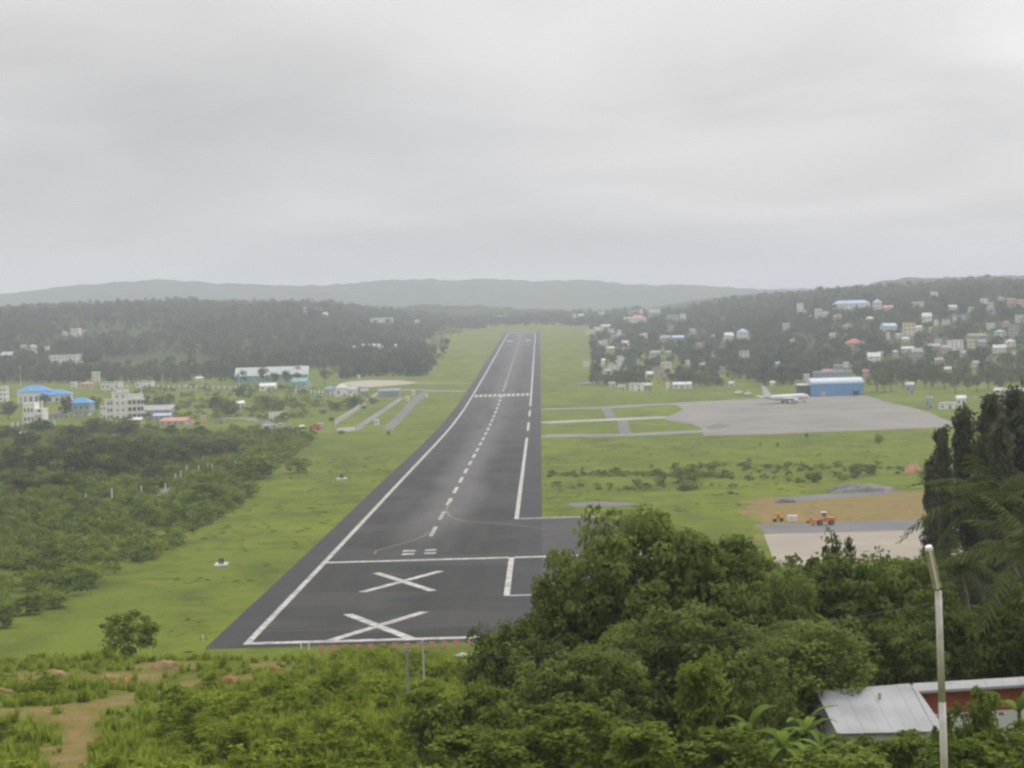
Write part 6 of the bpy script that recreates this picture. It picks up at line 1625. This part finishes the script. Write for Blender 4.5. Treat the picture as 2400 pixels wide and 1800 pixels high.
# white metal roofed house
def sheet_roof(name, e, A, B_, C_, D_, n, m, th=.05):
    """roof slope A-B (eave) D-C (ridge) made of n overlapping metal sheets"""
    A, B_, C_, D_ = map(Vector, (A, B_, C_, D_)); nrm = (B_ - A).cross(D_ - A).normalized()
    for i in range(n):
        t0, t1 = i / n, (i + 1) / n; off = nrm * (.0 if i % 2 else .005)
        p = [A.lerp(B_, t0) + off, A.lerp(B_, t1) + off, D_.lerp(C_, t1) + off, D_.lerp(C_, t0) + off]
        rib = [(p[0] + nrm * th), (p[1] + nrm * th), (p[2] + nrm * th), (p[3] + nrm * th)]
        b = MB(); b.add(p + rib, [(0, 3, 2, 1), (4, 5, 6, 7), (0, 1, 5, 4), (1, 2, 6, 5), (2, 3, 7, 6), (3, 0, 4, 7)])
        e0 = p[0] + nrm * th; e1 = p[3] + nrm * th; dx_ = (p[1] - p[0]).normalized() * .05
        b.add([e0, e0 + dx_, e1 + dx_, e1, e0 + nrm * .014 + dx_ * .5, e1 + nrm * .014 + dx_ * .5], [(0, 1, 4), (3, 5, 2), (0, 4, 5, 3), (1, 2, 5, 4)])
        b.build(name, m, e)
def white_roof_house():
    Y = 104.0
    A = at(1962, 1722, Y); B_ = at(2192, 1716, Y); C_ = at(2132, 1604, Y + 5.2); D_ = at(1912, 1622, Y + 5.2)
    o = A.copy(); o[2] = tz(A[0], Y)
    e = empty('house', tuple(o)); tag(e, 'near house with white sheet metal roof among the trees', 'house')
    wm_ = mat('white_sheet', (.37, .375, .38), .7, nscale=.5, col2=(.29, .295, .30), spec=.1)
    a, b, c_, d = [tuple(q - o) for q in (A, B_, C_, D_)]
    sheet_roof('roof_sheet', e, a, b, c_, d, 7, wm_)
    back = 2 * np.array(c_) - np.array(b); backl = 2 * np.array(d) - np.array(a); back[2] = b[2]; backl[2] = a[2]
    sheet_roof('roof_sheet', e, tuple(back), tuple(backl), d, c_, 7, wm_)
    wall = wallm('offwhite')
    m = MB(); ins = .35
    P0 = Vector(a) + Vector((ins, ins, -.1)); P1 = Vector(b) + Vector((-ins, ins, -.1)); P2 = Vector(back) + Vector((-ins, -ins, -.1)); P3_ = Vector(backl) + Vector((ins, -ins, -.1))
    lo = [Vector((q.x, q.y, -2.0)) for q in (P0, P1, P2, P3_)]
    m.add([*lo, P0, P1, P2, P3_], [(0, 1, 5, 4), (1, 2, 6, 5), (2, 3, 7, 6), (3, 0, 4, 7)])
    m.add([P1, P2, Vector(c_) + Vector((-.3, 0, -.12))], [(0, 1, 2)]); m.add([P0, P3_, Vector(d) + Vector((.3, 0, -.12))], [(0, 2, 1)]); m.build('wall', wall, e)
    ap = MB(); q0 = Vector(b) + Vector((.06, 0, 0)); q1 = Vector(c_) + Vector((.06, 0, 0)); ap.add([q0, q1, q1 + Vector((.22, 0, -.1)), q0 + Vector((.75, -.2, -.35))], [(0, 1, 2, 3), (3, 2, 1, 0)]); ap.build('verge_flashing', wm_, e)
    v1 = MB(); mm = (Vector(c_) + Vector(d)) / 2 - (Vector(a) + Vector(b)) / 2; base_ = (Vector(a) + Vector(b)) / 2 + mm * .72 + Vector((.55, 0, .05)); v1.bar(base_, base_ + Vector((0, 0, .35)), .09, n=8); v1.build('vent', mat('vent_grey', (.4, .42, .40), .6), e)
white_roof_house()
def red_wall_house():
    Y = 112.0
    A = at(2150, 1632, Y); B_ = at(2470, 1602, Y); C_ = at(2470, 1590, Y + 4.5); D_ = at(2140, 1612, Y + 4.5)
    A = at(2148, 1622, Y); B_ = at(2480, 1602, Y)
    o = A.copy(); o[2] = tz(A[0], Y)
    e = empty('house', tuple(o)); tag(e, 'near house with white roof edge over red-brown wall at right', 'house')
    a = Vector(A - o); b = Vector(B_ - o); rb_ = b + Vector((0, 1.1, .22)); ra_ = a + Vector((0, 1.1, .22)); c_ = b + Vector((0, 5.0, -1.0)); d = a + Vector((0, 5.0, -1.0))
    sheet_roof('roof_sheet', e, a, b, rb_, ra_, 8, mat('white_sheet', (.66, .67, .68), .45))
    a0, b0 = a, b; a, b = ra_, rb_
    sheet_roof('roof_sheet', e, a, b, c_, d, 8, mat('white_sheet', (.66, .67, .68), .45))
    a, b = a0, b0
    lo = 1.25
    fb = MB(); fa, fc = a + Vector((0, -.06, .03)), b + Vector((0, -.06, .03)); fb.add([fa + Vector((0, 0, -.12)), fc + Vector((0, 0, -.12)), fc, fa, fa + Vector((0, .05, -.12)), fc + Vector((0, .05, -.12)), fc + Vector((0, .05, 0)), fa + Vector((0, .05, 0))], [(0, 1, 2, 3), (5, 4, 7, 6), (0, 3, 7, 4), (1, 5, 6, 2), (3, 2, 6, 7), (0, 4, 5, 1)]); fb.build('fascia', mat('white_sheet', (.66, .67, .68), .45), e)
    for i in range(6):
        t0, t1 = i / 6, (i + 1) / 6; p = a.lerp(b, t0) + Vector((.1, .5, -.12)); q = a.lerp(b, t1) + Vector((.08, .5, -.12))
        m = MB(); m.add([p + Vector((0, 0, -lo)), q + Vector((0, 0, -lo)), q, p, p + Vector((0, .12, -lo)), q + Vector((0, .12, -lo)), q + Vector((0, .12, 0)), p + Vector((0, .12, 0))], [(0, 1, 2, 3), (5, 4, 7, 6), (0, 3, 7, 4), (1, 5, 6, 2), (3, 2, 6, 7), (0, 4, 5, 1)])
        m.build('wall_panel', mat('red_brown_wall', (.36, .11, .065), .75, nscale=1.2, col2=(.28, .085, .055)) if i < 5 else wallm('offwhite'), e)
    m = MB(); p = a + Vector((0, .4, -lo - .1)); q = b + Vector((0, .4, -lo - .1)); m.add([p + Vector((0, -.3, -2.5)), q + Vector((0, -.3, -2.5)), q + Vector((0, -.3, 0)), p + Vector((0, -.3, 0)), p + Vector((0, 3.5, -2.5)), q + Vector((0, 3.5, -2.5)), q + Vector((0, 3.5, 0)), p + Vector((0, 3.5, 0))], [(0, 1, 2, 3), (5, 4, 7, 6), (0, 3, 7, 4), (1, 5, 6, 2), (3, 2, 6, 7), (0, 4, 5, 1)]); m.build('base_wall', wallm('offwhite'), e)
red_wall_house()

# row of orange marker boards across the runway end
orm = mat('marker_orange', (.46, .19, .11), .8, nscale=1.5, col2=(.36, .20, .13))
for i in range(13):
    cx = 753 + 28.8 * i; cy = 1531 - 1.05 * i
    p = P(cx, cy, 345); s = mpp(p[1]); e = empty('marker_board', tuple(p), 0)
    tag(e, 'orange marker board in the row at the runway end, %s from left' % ['first', 'second', 'third', 'fourth', 'fifth', 'sixth', 'seventh', 'eighth', 'ninth', 'tenth', 'eleventh', 'twelfth', 'thirteenth'][i], 'marker', 'orange marker boards at the runway end')
    b = MB(); b.add([(-.52, -.1, .35), (.52, -.1, .35), (.46, .25, 1.25), (-.46, .25, 1.25), (-.52, -.02, .35), (.52, -.02, .35), (.46, .33, 1.25), (-.46, .33, 1.25)], [(0, 1, 2, 3), (5, 4, 7, 6), (0, 3, 7, 4), (1, 5, 6, 2), (3, 2, 6, 7), (0, 4, 5, 1)]); b.build('board', orm, e)
    for q in (-.35, .35):
        b = MB(); b.bar((q, .2, -.2), (q, .1, .9), .045); b.build('leg', orm, e)
for cx, lab in ((848, 'left one of two white boxes below the orange boards'), (863, 'right one of two white boxes below the orange boards')):
    p = P(cx, 1549, 340); e = empty('white_box', tuple(p)); tag(e, lab, 'box', 'white boxes below the orange boards')
    b = MB(); b.box(-.38, .38, -.3, .3, .12, 1.15); b.build('body', wallm('white'), e); b = MB(); b.box(-.46, .46, -.38, .38, -.1, .12); b.build('plinth', stonew, e); b = MB(); b.box(-.42, .42, -.34, .34, 1.15, 1.22); b.build('lid', wallm('offwhite'), e)
for cx, cy, lab in ((476, 1503, 'small white stake left of the runway corner'), (706, 1523, 'left white stake at the end line'), (724, 1523, 'right white stake at the end line')):
    p = P(cx, cy, 340); e = empty('stake', tuple(p)); tag(e, lab, 'stake', 'white stakes at the runway end')
    b = MB(); b.bar((0, 0, -.2), (0, 0, 1.0), .10, n=8); b.build('shaft', wp, e); b = MB(); b.bar((0, 0, 1.0), (0, 0, 1.1), .12, .05, n=8); b.build('cap', wp, e)
p = P(1085, 1553, 345); e = empty('slab', tuple(p), .1); tag(e, 'pale concrete slab with white lump below the orange boards', 'slab'); b = MB(); b.box(-2.6, 1.4, -.7, .7, -.2, .25); b.build('base', mat('pad_concrete', (.5, .49, .44), .9), e)
b = MB(); b.lathe([(.25, .8, 0), (.45, .6, 0), (.6, .25, 0)], 9, 'z'); b.build('lump', mat('pad_concrete', (.5, .49, .44), .9), e)

# earth mounds on the near slope
def mound(cx, cy, wpx, hpx_, label, m, name='earth_mound', group='earth mounds on the near slope', ymin=60, seed=0, cat='mound', depth=.8):
    p = P(cx, cy, ymin); s = mpp(p[1]); R = wpx * s / 2; H = hpx_ * s * (.62 if ymin == 60 else 1); R *= (1.2 if ymin == 60 else 1); n, k = 16, 7; V = []; Q = []
    for j in range(k):
        t = j / (k - 1); rr = R * (1 - t) ** .75; zz = H * (1 - (1 - t) ** 2) if t < 1 else H
        for i in range(n):
            a = 2 * math.pi * i / n; q = 1 + .8 * (float(vnoise(math.cos(a) * 2 + seed * 7, math.sin(a) * 2 + t * 2, 1.0, seed)) - .5)
            x_, y_ = math.cos(a) * rr * q, math.sin(a) * rr * q * depth
            V.append((x_, y_, zz * (.35 + 1.1 * float(vnoise(x_ * 2, y_ * 2, 1.0, seed + 3))) - (.4 if j == 0 else 0) + (tz(p[0] + x_, p[1] + y_) - p[2]) * (1 - t)))
    for j in range(k - 1):
        for i in range(n): Q.append((j * n + i, j * n + (i + 1) % n, (j + 1) * n + (i + 1) % n, (j + 1) * n + i))
    Q.append(tuple(range((k - 1) * n, k * n)))
    me = bpy.data.meshes.new(name); me.from_pydata(V, [], Q); me.update(); me.materials.append(m); me.polygons.foreach_set('use_smooth', [True] * len(Q))
    o = link(name, me, None, tuple(p)); tag(o, label, cat, group)
red_e = mat('red_earth', (.31, .14, .066), .95, nscale=1.2, col2=(.22, .13, .06), bump=.6); tan_e = mat('tan_earth', (.30, .195, .105), .95, nscale=1.0, col2=(.22, .17, .085), bump=.6); grey_e = mat('grey_gravel', (.20, .195, .195), .95, nscale=.6, col2=(.14, .14, .14), bump=.6)
mounds = [(72, 1612, 52, 24, 'reddish earth mound leftmost beside the track', red_e), (128, 1585, 50, 22, 'tan earth mound above the leftmost reddish one', tan_e), (300, 1608, 62, 30, 'reddish earth mound in the middle of the brush', red_e), (262, 1590, 44, 18, 'tan flat mound behind the middle reddish one', tan_e), (385, 1566, 60, 26, 'tan rubble mound near the lone dark bush', tan_e),
          (540, 1600, 46, 24, 'reddish earth mound right of the track end', red_e), (480, 1612, 56, 16, 'low reddish earth bank left of the right mound', red_e), (640, 1572, 34, 20, 'small orange mound near the runway corner', red_e), (610, 1582, 44, 14, 'low tan mound near the runway corner', tan_e), (18, 1622, 40, 20, 'tan mound cut by the left edge', tan_e), (410, 1800, 50, 16, 'small reddish mound at the bottom edge', red_e)]
for i, (cx, cy, w, h, lab, m_) in enumerate(mounds): mound(cx, cy, w, h, lab, m_, seed=i)
mound(2025, 1150, 180, 15, 'grey gravel heap on the right field', grey_e, 'gravel_heap', 'heaps on the right field', 340, 21, 'heap', .5)
mound(2140, 1108, 50, 22, 'orange earth heap beside the casuarinas', mat('orange_earth', (.5, .27, .14), .95, nscale=.6, col2=(.42, .25, .15)), 'earth_heap', 'heaps on the right field', 340, 22, 'heap', .5)
mound(1840, 1178, 60, 10, 'low dark earth bank left of the gravel heap', grey_e, 'earth_bank', 'heaps on the right field', 340, 23, 'heap', .5)

# construction machines on the earth strip
orp = mat('machine_orange', (.62, .20, .05), .45, nscale=1, col2=(.50, .17, .05)); dkm = mat('dark_metal', (.045, .04, .04), .6)
def loader(cx, cy, wpx, label, rz=.0):
    p = P(cx, cy, 340); L = wpx * mpp(p[1]); k = L / 7.0; e = empty('wheel_loader', tuple(p), rz); tag(e, label, 'loader'); e.scale = (k, k, k)
    b = MB(); b.box(.2, 3.4, -1.1, 1.1, 1.1, 2.5); b.box(2.6, 3.5, -1.0, 1.0, .9, 2.2); b.build('engine_body', orp, e)
    b = MB(); b.box(-2.4, .15, -.7, .7, .9, 1.9); b.build('front_frame', orp, e)
    b = MB(); b.box(-.9, .7, -.8, .8, 2.5, 4.1); cb = b.build('cab', mat('cab_tan', (.5, .3, .2), .5), e)
    b = MB(); b.box(-.7, .5, -.84, -.8, 3.0, 3.9); b.build('window', glassm, cb)
    b = MB(); b.box(-1.0, .8, -.9, .9, 4.1, 4.25); b.build('roof', mat('cap_white', (.78, .77, .74), .5), cb)
    for q in (-.55, .55):
        b = MB(); b.bar((-1.0, q, 2.0), (-3.4, q, .9), .14); b.build('lift_arm', orp, e)
    b = MB(); b.add([(-3.2, -1.4, .3), (-4.2, -1.4, .2), (-3.9, -1.4, 1.4), (-3.2, 1.4, .3), (-4.2, 1.4, .2), (-3.9, 1.4, 1.4)], [(0, 1, 2), (5, 4, 3), (0, 3, 4, 1), (0, 2, 5, 3), (1, 4, 5, 2)]); b.build('bucket', orp, e)
    for x_ in (-1.6, 2.2):
        for q in (-1.2, 1.2):
            b = MB(); b.bar((x_, q - .28, .8), (x_, q + .28, .8), .8, n=14); w_ = b.build('wheel', tyrem, e); b = MB(); b.bar((x_, q - .3, .8), (x_, q + .3, .8), .36, n=10); b.build('rim', orp, w_)
def roller(cx, cy, wpx, label, rz=0.0):
    p = P(cx, cy, 340); L = wpx * mpp(p[1]); k = L / 4.0; e = empty('road_roller', tuple(p), rz); tag(e, label, 'roller'); e.scale = (k, k, k)
    b = MB(); b.box(-.9, 1.9, -.8, .8, .9, 1.8); b.build('body', orp, e)
    for x_, nm in ((-1.3, 'drum'), (1.5, 'drum')):
        b = MB(); b.bar((x_, -.8, .65), (x_, .8, .65), .65, n=16); b.build(nm, dkm, e)
    b = MB(); b.box(-1.9, -.9, -.9, .9, 1.1, 1.3); b.build('frame', orp, e)
    for q in (-.7, .7):
        for x_ in (-.5, .6):
            b = MB(); b.bar((x_, q, 1.8), (x_, q, 3.2), .06); b.build('canopy_post', orp, e)
    b = MB(); b.box(-.8, .9, -.9, .9, 3.2, 3.35); b.build('canopy', orp, e)
    b = MB(); b.box(0, .6, -.35, .35, 1.8, 2.4); b.build('seat', dkm, e)
loader(1932, 1230, 50, 'orange wheel loader at the edge of the earth strip', .05)
roller(1823, 1222, 24, 'small orange road roller left of the drums', .2)
roller(1900, 1226, 18, 'orange road roller just left of the wheel loader', -.3)
for i, (cx, lab) in enumerate(((1850, 'left white drum beside the roller'), (1857, 'second white drum beside the roller'), (1864, 'right white drum beside the roller'))):
    p = P(cx, 1222, 340); e = empty('drum', tuple(p)); tag(e, lab, 'drum', 'white drums on the earth strip'); b = MB(); b.bar((0, 0, 0), (0, 0, 1.7), .55, n=12); b.build('barrel', wallm('white'), e)
    for z_ in (.55, 1.1):
        b = MB(); b.bar((0, 0, z_), (0, 0, z_ + .08), .59, n=12); b.build('hoop', mat('vent_grey', (.4, .42, .40), .6), e)
# lamp masts among the buildings at left, radio mast on the ridge
for cx, by, h, lab in ((49, 905, 46, 'thin pale mast above the big blue roof'), (561, 905, 34, 'thin white mast left of the pale hangar roof')):
    p = P(cx, by, 700); s = mpp(p[1]); e = empty('mast', tuple(p)); tag(e, lab, 'mast'); b = MB(); b.bar((0, 0, -.3), (0, 0, h * s), .22, .1, 8); b.build('shaft', wp, e); b = MB(); b.box(-.9, .9, -.15, .15, h * s - .4, h * s - .1); b.build('lamp_head', wp, e)
p = P(463, 735, 1500); s = mpp(p[1]); e = empty('radio_mast', tuple(p)); tag(e, 'faint lattice radio mast on the left ridge', 'mast')
Hm = 36 * s
for q in range(3):
    a = q * 2.094; b = MB(); b.bar((math.cos(a) * 3.2, math.sin(a) * 3.2, 0), (math.cos(a) * .5, math.sin(a) * .5, Hm), .4, .25); b.build('leg', dkm, e)
for z_ in (.2, .4, .6, .8):
    b = MB(); rr = 3.2 - 2.7 * z_
    for q in range(3):
        a, c_ = q * 2.094, (q + 1) * 2.094; b.bar((math.cos(a) * rr, math.sin(a) * rr, Hm * z_), (math.cos(c_) * rr, math.sin(c_) * rr, Hm * z_), .2)
    b.build('brace', dkm, e)
